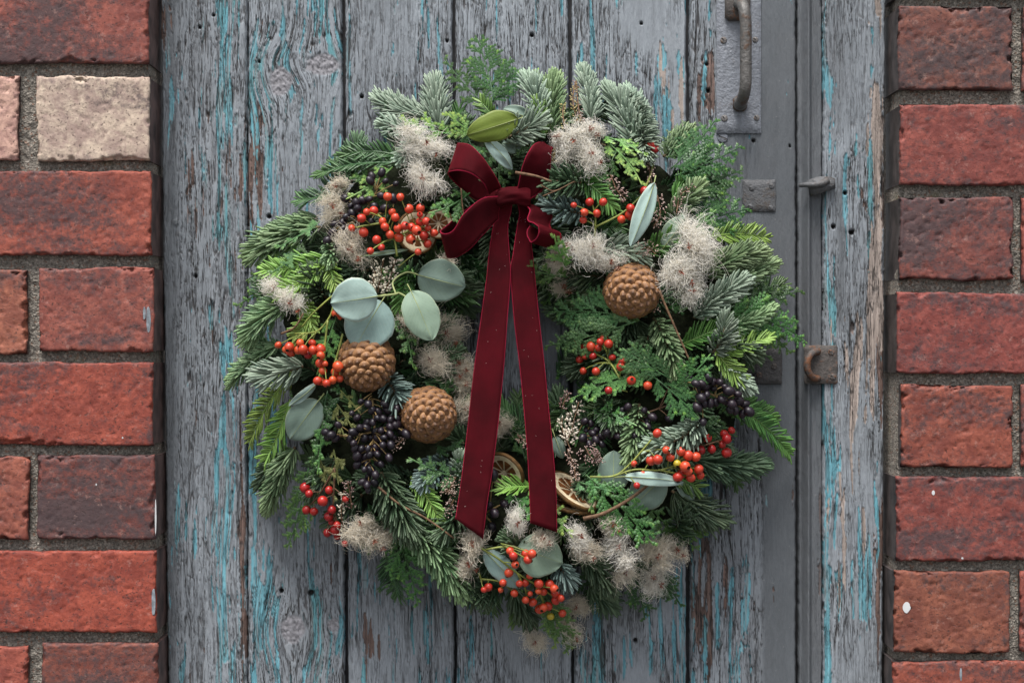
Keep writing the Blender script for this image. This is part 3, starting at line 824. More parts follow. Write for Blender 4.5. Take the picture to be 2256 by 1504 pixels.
def wall(name, bricks, side, label):
    xin = 330 if side < 0 else 1982
    xout = -1500 if side < 0 else 3750
    root = empty(name, (P((xin + xout) / 2, 0, HB)[0], -0.01, ZB), label, 'wall')
    # mortar bed: fine grid near the view, coarser beyond
    fx = np.arange(-40, xin, 4.0) if side < 0 else np.arange(xin, 2300, 4.0)
    xs = np.concatenate([np.arange(xout, -40, 40.0), fx, [xin]]) if side < 0 else np.concatenate([fx, np.arange(2300, xout, 40.0)])
    ys = np.concatenate([np.arange(-820, -40, 40.0), np.arange(-40, 1550, 4.0), np.arange(1550, 2331, 40.0)])
    X, Y = np.meshgrid(xs, ys, indexing='ij')
    dd = (xin - X) if side < 0 else (X - xin)
    X = X + (lin(-7, 11)(Y) if side < 0 else lin(3, -8)(Y)) * np.exp(-dd / 60)
    hh = HM + 2.6 * (fbm(X / 14, Y / 14, 5, 4) - 0.5) + 2.0 * (fbm(X / 60, Y / 60, 8) - 0.5) + 1.6 * (fbm(X / 5, Y / 5, 15, 2) - 0.5)
    hh = hh - 5 * np.exp(-dd / 12)
    sc = S * (D - HM / 1000) / D
    V = np.stack([(X - 1128) * sc, -hh / 1000, (752 - Y) * sc], -1)
    r, c = X.shape
    q = np.arange(r * c).reshape(r, c)
    F = [np.stack([q[:-1, :-1], q[:-1, 1:], q[1:, 1:], q[1:, :-1]], -1).reshape(-1, 4)]
    V = V.reshape(-1, 3)
    ed = q[-1] if side < 0 else q[0]
    bv = V[ed].copy(); bv[:, 1] = 0.08
    nb = np.arange(len(V), len(V) + len(bv))
    V = np.vstack([V, bv])
    f = np.stack([ed[:-1], ed[1:], nb[1:], nb[:-1]], -1)
    F.append(f if side < 0 else f[:, ::-1])
    org = ORIG[root]
    link('mortar', mesh_from('mortar', V - org, F, M['mortar']), root, org)
    for i, (a, b, c_, d_, tone, gr) in enumerate(bricks):
        rough = 1.5 if i % 3 == 1 else 1.0
        V, F, mi = brick_hi(a, b, c_, d_, 100 + i * 17 + (500 if side > 0 else 0), -side, rough)
        org = V.mean(0)
        br = link('brick', mesh_from('brick', V - org, F, [M['brick'], M['reveal'] if side > 0 else M['reveal_left']], mi, smooth=np.concatenate([np.ones(len(F[0])), np.zeros(sum(len(f) for f in F[1:]))])), root, org)
        br['tone'] = tuple(map(float, (tone[0] * 0.71, tone[1] * 0.82, tone[2] * 0.82))); br['grime'] = float(gr) - 0.02
    # courses that run on beyond the frame
    pool = [T(1.0), T(0.9), T(1.1, 0, 0.01), T(0.8), (0.3, 0.08, 0.06)]
    los = {}
    def lo(x0, y0, x1, y1, k):
        w, h = round((x1 - x0), -1), 183
        if w not in los:
            A = P(0, 0, HB); B = P(w, -h, HB)
            los[w] = mesh_from('brick', *brick_lo(B[0] - A[0], B[2] - A[2]), M['brick'], smooth=False)
        o = link('brick', los[w], root, P(x0, y1, HB))
        o['tone'] = tuple(map(float, np.array(pool[k % 5]) * np.array([0.66, 0.74, 0.78]))); o['grime'] = 0.35 + 0.06 * (k % 6)
    base = 590 if side < 0 else 435
    k = 0
    for row in range(-7, 10):
        y0 = base + row * 207.5
        inview = -60 < y0 + 183 and y0 < 1500
        head = (row % 2 == 0)
        if y0 < -800 or y0 + 190 > 2330: continue
        x = 336 if side < 0 else 1976
        j = 0
        if inview:                       # carry on from the bricks laid above
            x = (-232 if head else -292) if side < 0 else (2540 if head else 2588)
            j = 2 if head else 0
        while (x > xout + 100 if side < 0 else x < xout - 100):
            wd = 255 if (head and j < 1) else (565 if not (head and j == 1) else 258)
            k += 1
            lo_edge, hi_edge = (x - wd, x) if side < 0 else (x, x + wd)
            lo(lo_edge, y0, hi_edge, y0 + 183, k)
            x = x - wd - 26 if side < 0 else x + wd + 24
            j += 1
    return root
wl = wall('brick_wall', LEFT, -1, 'red brick wall left of the door with one cream coloured brick')
wr = wall('brick_wall', RIGHT, 1, 'red brick wall right of the door with a white paint spot near the bottom')

# paint spots and streaks on the bricks
def spot(cx, cy, rx, ry, mat, parent, seed, name):
    n = 18
    an = np.arange(n) * 2 * math.pi / n
    rr = 0.8 + 0.4 * vn(an * 1.3, 0.5, seed)
    b = MB()
    ring = np.stack([P(cx + rx * c * r, cy + ry * s_ * r, HB + 0.25) for c, s_, r in zip(np.cos(an), np.sin(an), rr)])
    base = np.stack([P(cx + rx * 1.1 * c * r, cy + ry * 1.1 * s_ * r, HB - 1.0) for c, s_, r in zip(np.cos(an), np.sin(an), rr)])
    V = np.vstack([ring, base, P(cx, cy, HB + 0.3)[None]])
    F = [np.array([(i, (i + 1) % n, 2 * n) for i in range(n)])[:, ::-1], np.array([(i, n + i, n + (i + 1) % n, (i + 1) % n) for i in range(n)])]
    b.add(V, F)
    b.build(name, mat, parent, P(cx, cy, HB), smooth=False)
spot(1997, 1338, 8, 11, M['paint_white'], wr, 3, 'paint_spot')
spot(2056, 1085, 3.2, 5, M['paint_white'], wr, 4, 'paint_spot')
spot(2120, 1229, 2.5, 2.5, M['paint_white'], wr, 5, 'paint_spot')
spot(2117, 1485, 2.5, 14, M['paint_blue'], wr, 6, 'paint_spot')
spot(327, 705, 5, 28, M['paint_blue'], wl, 7, 'paint_streak'); spot(318, 690, 3, 14, M['paint_blue'], wl, 17, 'paint_streak')
spot(343, 1140, 1.8, 38, M['paint_white'], wl, 8, 'paint_streak')
spot(338, 1325, 4, 30, M['paint_blue'], wl, 9, 'paint_streak')
for i, (x, y) in enumerate([(212, 1067), (270, 964)]):
    spot(x, y, 1.8, 2.2, M['paint_white'], wl, 20 + i, 'paint_spot')

# ------------------------------------------------------------------ ironmongery
def slab(px0, py0, px1, py1, h0, h1, seed=1, wob=0.6, r=3.0):
    """thin plate with rounded, slightly eaten edge between heights h0..h1 (mm)"""
    w, h = px1 - px0, py1 - py0
    pts = []
    for cx, cy, a0 in ((px1 - r, py0 + r, -90), (px1 - r, py1 - r, 0), (px0 + r, py1 - r, 90), (px0 + r, py0 + r, 180)):
        for a in np.radians(np.linspace(a0, a0 + 90, 4)):
            pts.append((cx + r * math.cos(a), cy + r * math.sin(a)))
    P2 = []
    for i in range(len(pts)):
        a, b_ = np.array(pts[i]), np.array(pts[(i + 1) % len(pts)])
        m = max(1, int(np.linalg.norm(b_ - a) / 9))
        for k in range(m): P2.append(a + (b_ - a) * k / m)
    P2 = np.array(P2); c = P2.mean(0)
    P2 = P2 + nrm(P2 - c) * (wob * 2 * (vn(P2[:, 0] / 7, P2[:, 1] / 7, seed) - 0.5))[:, None]
    n = len(P2)
    rows = []
    for ins, hh in ((0, h0), (0, h1 - 0.5), (1.4, h1), (min(w, h) * 0.25, h1 + 0.05)):
        rows.append(np.stack([P(*(p - nrm(p - c) * ins), hh) for p in P2]))
    V = np.vstack(rows + [P(c[0], c[1], h1 + 0.05)[None]])
    F = []
    for k in range(3):
        for i in range(n): F.append((k * n + i, (k + 1) * n + i, (k + 1) * n + (i + 1) % n, k * n + (i + 1) % n))
    T3 = np.array([(3 * n + i, 4 * n, 3 * n + (i + 1) % n) for i in range(n)])
    return V, [np.array(F), T3]

def screw(px, py, h, r, parent, ang=0.6, mat='screw'):
    b = MB()
    n = 14
    an = np.arange(n) * 2 * math.pi / n
    rings = [(r, -0.6), (r, 0.15), (r * 0.8, 0.45), (r * 0.3, 0.6)]
    V = np.vstack([np.stack([P(px + q * math.cos(a), py + q * math.sin(a), h + z) for a in an]) for q, z in rings] + [P(px, py, h + 0.62)[None]])
    F = [np.array([(k * n + i, (k + 1) * n + i, (k + 1) * n + (i + 1) % n, k * n + (i + 1) % n) for k in range(3) for i in range(n)]),
         np.array([(3 * n + i, 4 * n, 3 * n + (i + 1) % n) for i in range(n)])]
    b.add(V, F)
    ca, sa = math.cos(ang), math.sin(ang)
    q = [(-r * .85, -r * .13), (r * .85, -r * .13), (r * .85, r * .13), (-r * .85, r * .13)]
    sl_ = np.array([P(px + u * ca - v * sa, py + u * sa + v * ca, h + z) for z in (0.2, 0.75) for u, v in q])
    b.add(sl_, [np.array([(4, 7, 6, 5), (0, 1, 5, 4), (1, 2, 6, 5), (2, 3, 7, 6), (3, 0, 4, 7)])], 1)
    return b.build('screw', [M[mat], M['rust_dark']], parent, P(px, py, h))

# pull handle on its long plate
b = MB(); b.add(*slab(1578, -260, 1677, 295, -1.0, 2.2, 2, 0.5, 2))
hp = b.build('handle_plate', M['plate'], door, P(1627, 295, 0)); hp['label'] = 'long grey metal plate of the pull handle'
b = MB()
gp = [P(1630, 10, 1), P(1632, 8, 14), P(1636, 12, 24), P(1640, 24, 29), P(1643, 60, 30), P(1643, 120, 30), P(1643, 175, 30), P(1641, 200, 28), P(1636, 218, 21), P(1631, 228, 11), P(1630, 230, 1)]
gp = catmull(gp, 5)
rr = np.full(len(gp), 0.0046); rr[:6] = 0.0056; rr[-7:] = 0.0052
b.add(*tube(gp, rr, 14))
b.build('grip', M['grip'], hp, P(1640, 120, 25))
b = MB(); b.add(*hull(boxmesh(*P(1625, 10, 4), 0.020, 0.008, 0.026, 0.35))); b.build('grip_boss', M['rust'], hp, P(1625, 12, 3))
b = MB(); b.add(*hull(boxmesh(*P(1630, 229, 4), 0.011, 0.006, 0.012, 0.4))); b.build('grip_boss', M['grip'], hp, P(1630, 229, 3))
for (x, y) in ((1594, 89), (1664, 88), (1596, 261), (1667, 260)):
    screw(x, y, 2.4, 7.5 if x < 1620 else 6.5, hp, 0.9)
screw(1592, 303, 0.8, 12, door, 0.4, 'plate')
# lock plate
b = MB(); b.add(*slab(1636, 396, 1709, 467, -1, 1.6, 5, 1.2, 3))
lp = b.build('lock_plate', M['grey_iron'], door, P(1672, 467, 0)); lp['label'] = 'square painted lock plate below the handle'
for (x, y) in ((1656, 415), (1700, 410), (1653, 455), (1698, 458)): screw(x, y, 1.7, 6, lp, 0.5, 'grey_iron')
# hasp plate
b = MB(); b.add(*slab(1660, 768, 1723, 846, -1, 2.6, 6, 1.0, 4))
hs_ = b.build('hasp_plate', M['rust_dark'], door, P(1690, 846, 0)); hs_['label'] = 'dark square hasp plate with three screws'
for (x, y) in ((1677, 780), (1705, 807), (1673, 826)): screw(x, y, 2.7, 7, hs_, 1.0, 'rust')
b = MB(); b.add(*slab(1636, 785, 1664, 822, 0, 5, 7, 1.0, 5)); b.build('hasp_knuckle', M['rust_dark'], hs_, P(1650, 822, 2))
# staple plate with ring on the frame
b = MB(); b.add(*slab(1772, 761, 1845, 845, 5, 11.5, 8, 1.8, 6))
stp = b.build('staple_plate', M['rust'], frame, P(1808, 845, 8)); stp['label'] = 'rusty plate with a ring staple on the door frame'
an = np.linspace(-0.15, math.pi + 0.15, 16)
rg = [P(1800 - 22 * math.sin(a), 804 - 30 * math.cos(a), 13 + 7 * math.sin(a)) for a in an]
b = MB(); b.add(*tube(rg, 0.0028, 10)); b.build('staple_ring', M['rust'], stp, P(1790, 804, 14))
for (x, y) in ((1831, 776), (1835, 830), (1783, 834)): screw(x, y, 11.6, 7, stp, 0.7, 'rust')
# latch keeper, thick with old paint
b = MB()
V = [P(1775, 398, 6), P(1840, 392, 6), P(1842, 415, 6), P(1785, 432, 6), P(1779, 402, 17), P(1815, 388, 16), P(1838, 398, 18), P(1838, 412, 17), P(1800, 428, 18), P(1787, 426, 15), P(1798, 390, 15)]
VV, FF = hull(np.array(V)); b.add(VV, FF)
lk = b.build('latch_keeper', M['grey_iron'], frame, P(1808, 410, 10)); lk['label'] = 'lumpy painted iron latch keeper on the door frame'
b = MB(); b.add(*tube(catmull([P(1762, 409, 14), P(1775, 407, 18), P(1795, 407, 21), P(1812, 404, 20), P(1822, 398, 17)], 4), np.linspace(0.0016, 0.0030, 17), 8))
b.build('latch_tongue', M['grey_iron'], lk, P(1790, 406, 17))
screw(1830, 405, 17.5, 8, lk, 0.3, 'grey_iron')

# ================================================================== the wreath
CX, CY, RR, AA = 1130, 765, 370, 235
def surf(px, py):
    r = math.hypot(px - CX, py - CY)
    return 14 + 66 * math.sqrt(max(0.0, 1 - ((r - RR) / AA) ** 2))
def snorm(px, py):
    r = math.hypot(px - CX, py - CY) + 1e-6
    k = max(-0.8, min(0.8, (r - RR) / AA)) * 0.75
    ux, uy = (px - CX) / r, (py - CY) / r
    return nrm(np.array([ux * k, -1.0, -uy * k]))

wreath = empty('festive_wreath', P(CX, CY, 0), 'round festive wreath of fir, cedar, berries, cones and a red velvet bow on the door', 'wreath')

# mossy base ring
nu, nv_ = 120, 20
U, Vv = np.meshgrid(np.arange(nu) * 2 * math.pi / nu, np.arange(nv_) * 2 * math.pi / nv_, indexing='ij')
mm = 1 + 0.22 * (fbm(U * 8, Vv * 2.5, 4) - 0.5) * 2
rad = (RR - 10 + 150 * mm * np.cos(Vv)) * S * 0.97
hz = 24 + 26 * mm * np.sin(Vv)
V = np.stack([P(CX, CY, 0)[0] + rad * np.cos(U), -np.clip(hz, 3, 99) / 1000, P(CX, CY, 0)[2] + rad * np.sin(U)], -1).reshape(-1, 3)
q = np.arange(nu * nv_).reshape(nu, nv_)
F = np.stack([q, np.roll(q, -1, 0), np.roll(np.roll(q, -1, 0), -1, 1), np.roll(q, -1, 1)], -1).reshape(-1, 4)
b = MB(); b.add(V, F); b.build('moss_ring', M['moss'], wreath, P(CX, CY, 0))

# ---- needles, scales, strands (vectorised)
def needles(base, dr, side, ln, wd, th, curve, tone, along):
    """tapered four-sided blades; arrays of n"""
    n = len(base)
    nr = nrm(np.cross(dr, side))
    st = [(0.0, 0.45), (0.35, 1.0), (0.75, 1.0), (0.94, 0.72)]
    rings = []
    for t, k in st:
        c = base + dr * (ln * t)[:, None] + curve * (t * t)
        for sx, sy in ((1, 0), (0, 1), (-1, 0), (0, -1)):
            rings.append(c + side * (wd * k * sx * 0.5)[:, None] + nr * (th * k * sy * 0.5)[:, None])
    rings.append(base + dr * ln[:, None] + curve)
    V = np.stack(rings, 1)                       # n,17,3
    tri, quad = [], []
    for k in range(3):
        for i in range(4):
            quad.append((k * 4 + i, k * 4 + (i + 1) % 4, k * 4 + 4 + (i + 1) % 4, k * 4 + 4 + i))
    for i in range(4): tri.append((12 + i, 12 + (i + 1) % 4, 16))
    off = (np.arange(n) * 17)[:, None, None]
    Q = (np.array(quad)[None] + off).reshape(-1, 4); Tt = (np.array(tri)[None] + off).reshape(-1, 3)
    tint = np.stack([np.repeat(tone[:, None], 17, 1), np.repeat(along[:, None], 17, 1), np.zeros((n, 17))], -1).reshape(-1, 3)
    return V.reshape(-1, 3), [Q, Tt], tint

def beads(p, dr, side, ln, wd, th, tone, along):
    """small pointed scales: 6 verts, 8 faces each"""
    n = len(p)
    nr = nrm(np.cross(dr, side))
    m = p + dr * (ln * 0.45)[:, None]
    V = np.stack([p, m + side * (wd / 2)[:, None], m + nr * (th / 2)[:, None], m - side * (wd / 2)[:, None], m - nr * (th / 2)[:, None], p + dr * ln[:, None]], 1)
    t = [(0, 2, 1), (0, 3, 2), (0, 4, 3), (0, 1, 4), (5, 1, 2), (5, 2, 3), (5, 3, 4), (5, 4, 1)]
    F = (np.array(t)[None] + (np.arange(n) * 6)[:, None, None]).reshape(-1, 3)
    tint = np.stack([np.repeat(tone[:, None], 6, 1), np.repeat(along[:, None], 6, 1), np.zeros((n, 6))], -1).reshape(-1, 3)
    return V.reshape(-1, 3), [F], tint

def axis_pts(bx, by, tx, ty, hb, ht, bend, n, lift=6):
    p0, p2 = P(bx, by, hb), P(tx, ty, ht)
    ax = p2 - p0
    perp = np.array([-ax[2], 0, ax[0]])
    mid = (p0 + p2) / 2 + perp * bend + np.array([0, -lift / 1000, 0])
    return bez(p0, mid, p2, n)

def frames(pts, nm):
    t = nrm(np.gradient(pts, axis=0))
    sd = nrm(np.cross(t, np.broadcast_to(nm, t.shape)))
    up = nrm(np.cross(sd, t))
    return t, sd, up

def fir(bx, by, tx, ty, w, mat, hb, ht, bend=0.0, flat=0.35, dens=1.0, seed=0, parent=None):
    r = np.random.default_rng(1000 + seed)
    L = np.linalg.norm(P(tx, ty, ht) - P(bx, by, hb))
    ns = 40
    pts = axis_pts(bx, by, tx, ty, hb, ht, bend, ns)
    nm = snorm((bx + tx) / 2, (by + ty) / 2) + r.normal(0, 0.12, 3)
    t, sd, up = frames(pts, nm)
    nst = max(10, int(L * 1000 / 2.5 * dens))
    ranks = np.radians(np.array([-98, -68, -36, -8, 22, 52, 84, 104]))
    u = np.repeat(np.linspace(0.02, 1, nst), len(ranks)) + r.normal(0, 0.4 / nst, nst * len(ranks)) + np.tile(np.arange(len(ranks)) * 0.37 % 1, nst) / nst
    phi = np.tile(ranks, nst) + r.normal(0, 0.13, nst * len(ranks))
    keep = r.random(len(u)) > 0.06
    u, phi = np.clip(u[keep], 0, 1), phi[keep]
    n = len(u)
    f = u * (ns - 1); i = np.clip(f.astype(int), 0, ns - 2); fr = (f - i)[:, None]
    base = pts[i] * (1 - fr) + pts[i + 1] * fr
    T_, S_, U_ = t[i], sd[i], up[i]
    radial = S_ * np.sin(phi)[:, None] + U_ * np.cos(phi)[:, None]
    alpha = np.radians(r.normal(66, 4, n) - 38 * np.clip((u - 0.6) / 0.4, 0, 1) ** 1.5)
    dr = nrm(T_ * np.cos(alpha)[:, None] + radial * np.sin(alpha)[:, None] + r.normal(0, 0.05, (n, 3)))
    ln = (w * S * 0.98) * r.normal(1.0, 0.10, n) * (1 - 0.32 * np.clip((u - 0.75) / 0.25, 0, 1)) * (0.75 + 0.25 * np.clip(u / 0.15, 0, 1))
    side = nrm(np.cross(dr, np.cross(dr, T_) + r.normal(0, 0.25, (n, 3))))
    side = nrm(np.cross(dr, nrm(U_ + r.normal(0, 0.22, (n, 3)))))
    curve = T_ * (ln * 0.34)[:, None] + U_ * (ln * 0.16)[:, None]
    wd = np.full(n, 0.00215) * r.normal(1, 0.1, n)
    nb = MB()
    nb.add(*needles(base, dr, side, ln, wd, wd * 0.55, curve, np.clip(r.normal(0.5, 0.29, n), 0, 1), np.clip(u, 0, 1) * 0.9))
    org = pts[0]
    sb = MB(); sb.add(*tube(pts[::4], np.linspace(0.0012, 0.0007, len(pts[::4])), 6))
    root = sb.build('fir_sprig', M['fir_stem'], parent, org)
    tag(nb.build('needles', M[mat], root, org, smooth=True), kind='stuff')
    return root

def yew(bx, by, tx, ty, w, mat, hb, ht, bend=0.0, seed=0, parent=None):
    r = np.random.default_rng(3000 + seed)
    L = np.linalg.norm(P(tx, ty, ht) - P(bx, by, hb))
    ns = 40
    pts = axis_pts(bx, by, tx, ty, hb, ht, bend, ns)
    nm = snorm((bx + tx) / 2, (by + ty) / 2) + r.normal(0, 0.25, 3)
    t, sd, up = frames(pts, nm)
    n = int(L * 1000 / 0.95) + 8
    u = np.linspace(0.02, 1, n)
    f = u * (ns - 1); i = np.clip(f.astype(int), 0, ns - 2); fr = (f - i)[:, None]
    base = pts[i] * (1 - fr) + pts[i + 1] * fr
    T_, S_, U_ = t[i], sd[i], up[i]
    sgn = np.where(np.arange(n) % 2 == 0, -1, 1)
    phi = sgn * np.radians(r.normal(76, 13, n))
    radial = S_ * np.sin(phi)[:, None] + U_ * np.cos(phi)[:, None]
    alpha = np.radians(r.normal(52, 6, n) - 25 * np.clip((u - 0.75) / 0.25, 0, 1))
    dr = nrm(T_ * np.cos(alpha)[:, None] + radial * np.sin(alpha)[:, None])
    ln = w * S * r.normal(1.15, 0.12, n) * (0.7 + 0.3 * np.clip(u / 0.2, 0, 1)) * (1 - 0.35 * np.clip((u - 0.7) / 0.3, 0, 1))
    side = nrm(np.cross(dr, U_ + r.normal(0, 0.25, (n, 3))))
    wd = np.full(n, 0.00185)
    curve = T_ * (ln * 0.20)[:, None] + r.normal(0, 0.0006, (n, 3))
    nb = MB()
    nb.add(*needles(base, dr, side, ln, wd, wd * 0.28, curve, np.clip(r.normal(0.5, 0.25, n), 0, 1), u * 0.95))
    sb = MB(); sb.add(*tube(pts[::4], np.linspace(0.0010, 0.0005, len(pts[::4])), 6), 0, (0.6, 0.2, 0))
    root = sb.build('yew_sprig', M[mat], parent, pts[0])
    tag(nb.build('needles', M[mat], root, pts[0]), kind='stuff')
    return root

def cedar(bx, by, tx, ty, w, mat, hb, ht, bend=0.0, seed=0, parent=None, name='cedar_frond'):
    r = np.random.default_rng(5000 + seed)
    L = np.linalg.norm(P(tx, ty, ht) - P(bx, by, hb))
    ns = 40
    pts = axis_pts(bx, by, tx, ty, hb, ht, bend, ns, lift=4)
    nm = snorm((bx + tx) / 2, (by + ty) / 2) + r.normal(0, 0.16, 3)
    t, sd, up = frames(pts, nm)
    Pp, Dd, Sd, Al, Wd = [], [], [], [], []
    STEP = 0.0024
    def chain(p, d, s_dir, u_dir, length, al0, al1, wd, droop):
        k = max(2, int(length / STEP))
        for j in range(k):
            q = j / k
            Pp.append(p.copy()); Dd.append(d.copy()); Sd.append(s_dir); Al.append(al0 + (al1 - al0) * q); Wd.append(wd * (1 - 0.4 * q))
            # paired side scales give the stepped outline
            for sg in (-1, 1):
                Pp.append(p + s_dir * sg * wd * 0.12); Dd.append(nrm(d + s_dir * sg * 0.28)); Sd.append(s_dir); Al.append(al0 + (al1 - al0) * q); Wd.append(wd * 0.62 * (1 - 0.3 * q))
            d = nrm(d + droop * 0.04 + r.normal(0, 0.012, 3))
            p = p + d * STEP
        return
    # main axis
    for i in range(0, ns - 1):
        seg = pts[i + 1] - pts[i]
        for j in range(max(1, int(np.linalg.norm(seg) / STEP))):
            Pp.append(pts[i] + seg * j * STEP / (np.linalg.norm(seg) + 1e-9)); Dd.append(t[i]); Sd.append(sd[i]); Al.append(i / ns * 0.9); Wd.append(0.0015)
    wl_ = w * S * 1.25
    s_ = 0.06 + r.random() * 0.03
    sg = 1
    gap = 0.0108
    while s_ < 0.985:
        i = min(ns - 2, int(s_ * ns))
        ll = wl_ * (1 - s_) ** 0.75 * (0.55 + 0.45 * min(1, s_ / 0.25)) * r.normal(1.0, 0.13)
        ll = max(ll, 0.005)
        ang = math.radians(r.normal(43, 4) - 8 * s_)
        u_d = nrm(up[i] * 0.0 + r.normal(0, 0.10, 3))
        d0 = nrm(t[i] * math.cos(ang) + sd[i] * sg * math.sin(ang) + up[i] * r.normal(0.03, 0.06))
        sdir = nrm(np.cross(d0, up[i]))
        chain(pts[i], d0, sdir, up[i], ll, 0.25 + 0.5 * s_, 1.0, 0.0022, t[i] * 0.9)
        # branchlets
        b_ = 0.16
        g2 = 1
        while b_ < 0.88 and ll > 0.007:
            l2 = min(0.0115, ll * 0.55) * (1 - 0.60 * b_) * r.normal(1, 0.10)
            if l2 > 0.0028:
                dd = nrm(d0 + t[i] * 0.25 * b_)
                d2 = nrm(dd * 0.82 + sdir * g2 * 0.57 + up[i] * r.normal(0, 0.05))
                chain(pts[i] + d0 * ll * b_ + t[i] * 0.07 * ll * b_ * b_, d2, nrm(np.cross(d2, up[i])), up[i], l2, 0.3 + 0.4 * b_, 0.75 + 0.25 * b_, 0.0019, d0 * 0.5)
            b_ += 0.0024 / ll
            g2 = -g2
        s_ += gap * (0.55 if sg > 0 else 0.5) / L * r.normal(1, 0.1)
        sg = -sg
    n = len(Pp)
    Pp, Dd, Sd = np.array(Pp), np.array(Dd), np.array(Sd)
    wd = np.array(Wd)
    nb = MB()
    nb.add(*beads(Pp, Dd, Sd, np.full(n, 0.0037), wd * 0.95, wd * 0.6, np.clip(r.normal(0.5, 0.25, n), 0, 1), np.array(Al)))
    sb = MB(); sb.add(*tube(pts[::4], np.linspace(0.0006, 0.0003, len(pts[::4])), 5), 0, (0.1, 0.0, 0))
    root = sb.build(name, M[mat], parent, pts[0])
    tag(nb.build('scales', M[mat], root, pts[0], smooth=False), kind='stuff')
    return root

# hand placed greenery: kind, colour, base px, tip px, half width px, extra height, bend
FIR = [
 ('silver', 950, 262, 838, 222, 36, 0, .12), ('silver', 915, 300, 848, 276, 28, 4, -.1), ('silver', 968, 290, 960, 185, 38, 2, .05), ('silver', 925, 300, 884, 350, 26, 0, .1),
 ('silver', 1190, 262, 1163, 178, 34, 6, -.1), ('green', 1212, 300, 1220, 178, 36, 0, .06), ('silver', 1302, 268, 1284, 158, 30, 2, -.06), ('silver', 1402, 335, 1346, 208, 40, 2, -.1),
 ('silver', 1425, 345, 1384, 204, 30, 0, -.12), ('silver', 1372, 215, 1424, 345, 36, 8, .16), ('silver', 1112, 308, 1182, 272, 40, 10, .0), ('dark', 1300, 405, 1215, 398, 42, 4, .0),
 ('blue', 1290, 470, 1212, 452, 36, 2, .1), ('dark', 1250, 360, 1205, 430, 30, 0, 0), ('green', 1462, 345, 1518, 290, 30, 0, 0), ('green', 1478, 475, 1535, 415, 32, 2, 0),
 ('green', 1548, 605, 1672, 556, 34, 4, .1), ('green', 1590, 645, 1697, 582, 32, 0, .08), ('silver', 1528, 700, 1634, 622, 34, 8, .05), ('silver', 1262, 548, 1402, 562, 46, -4, .08),
 ('green', 1335, 640, 1222, 684, 30, 4, .06), ('dark', 1330, 610, 1250, 600, 38, -4, 0), ('green', 1440, 700, 1486, 812, 34, 4, .08), ('silver', 1568, 780, 1596, 708, 32, 10, -.2),
 ('green', 1562, 735, 1694, 684, 26, 2, -.1), ('silver', 1590, 795, 1646, 852, 28, 6, -.1), ('dark', 1590, 760, 1660, 780, 30, 0, .1), ('green', 1408, 890, 1388, 1005, 34, 6, .05),
 ('silver', 1548, 925, 1436, 985, 38, 12, .18), ('dark', 1525, 1012, 1672, 1022, 40, 2, -.06), ('dark', 1480, 1080, 1578, 1140, 44, 0, -.1), ('dark', 1285, 1220, 1342, 1295, 36, 2, .1),
 ('blue', 1225, 1235, 1250, 1275, 32, 4, 0), ('green', 895, 1150, 1012, 1294, 44, 8, .10), ('dark', 840, 1040, 905, 1165, 50, 6, .0), ('dark', 1010, 1255, 1062, 1318, 38, 2, 0),
 ('dark', 1110, 1290, 1055, 1300, 36, 0, .1), ('dark', 1130, 1290, 1165, 1360, 36, -4, 0), ('green', 650, 985, 594, 1114, 34, 4, -.06), ('silver', 668, 806, 578, 828, 40, 12, .06),
 ('green', 612, 760, 513, 842, 27, 2, -.10), ('green', 636, 670, 552, 740, 40, 4, -.18), ('green', 706, 500, 562, 560, 44, 2, -.10), ('green', 700, 480, 596, 522, 36, -2, .05),
 ('blue', 850, 830, 888, 892, 44, 6, .0), ('dark', 720, 660, 690, 610, 40, 0, 0), ('dark', 700, 560, 760, 640, 40, -4, 0), ('silver', 1126, 520, 1118, 600, 16, -30, 0),
 ('dark', 1020, 1110, 975, 1170, 40, 4, .1), ('blue', 985, 1010, 935, 1060, 36, 0, 0), ('dark', 1180, 1230, 1120, 1190, 36, 2, 0), ('silver', 1010, 1060, 1015, 1010, 26, 4, 0),
 ('dark', 1330, 880, 1350, 930, 36, 2, 0), ('dark', 1310, 790, 1270, 810, 36, -2, 0), ('dark', 1390, 700, 1330, 830, 34, -2, 0), ('green', 1430, 740, 1390, 820, 30, 0, 0),
 ('dark', 930, 640, 890, 600, 36, -6, 0), ('dark', 830, 600, 780, 590, 36, -6, 0), ('dark', 1480, 1190, 1500, 1130, 40, -6, 0), ('dark', 1400, 1230, 1460, 1290, 36, -8, 0),
 ('dark', 1300, 1290, 1340, 1330, 38, -8, 0), ('dark', 740, 1010, 690, 1080, 34, -6, 0), ('dark', 620, 1010, 580, 1060, 34, -4, 0), ('green', 735, 520, 728, 575, 24, 6, 0),
]
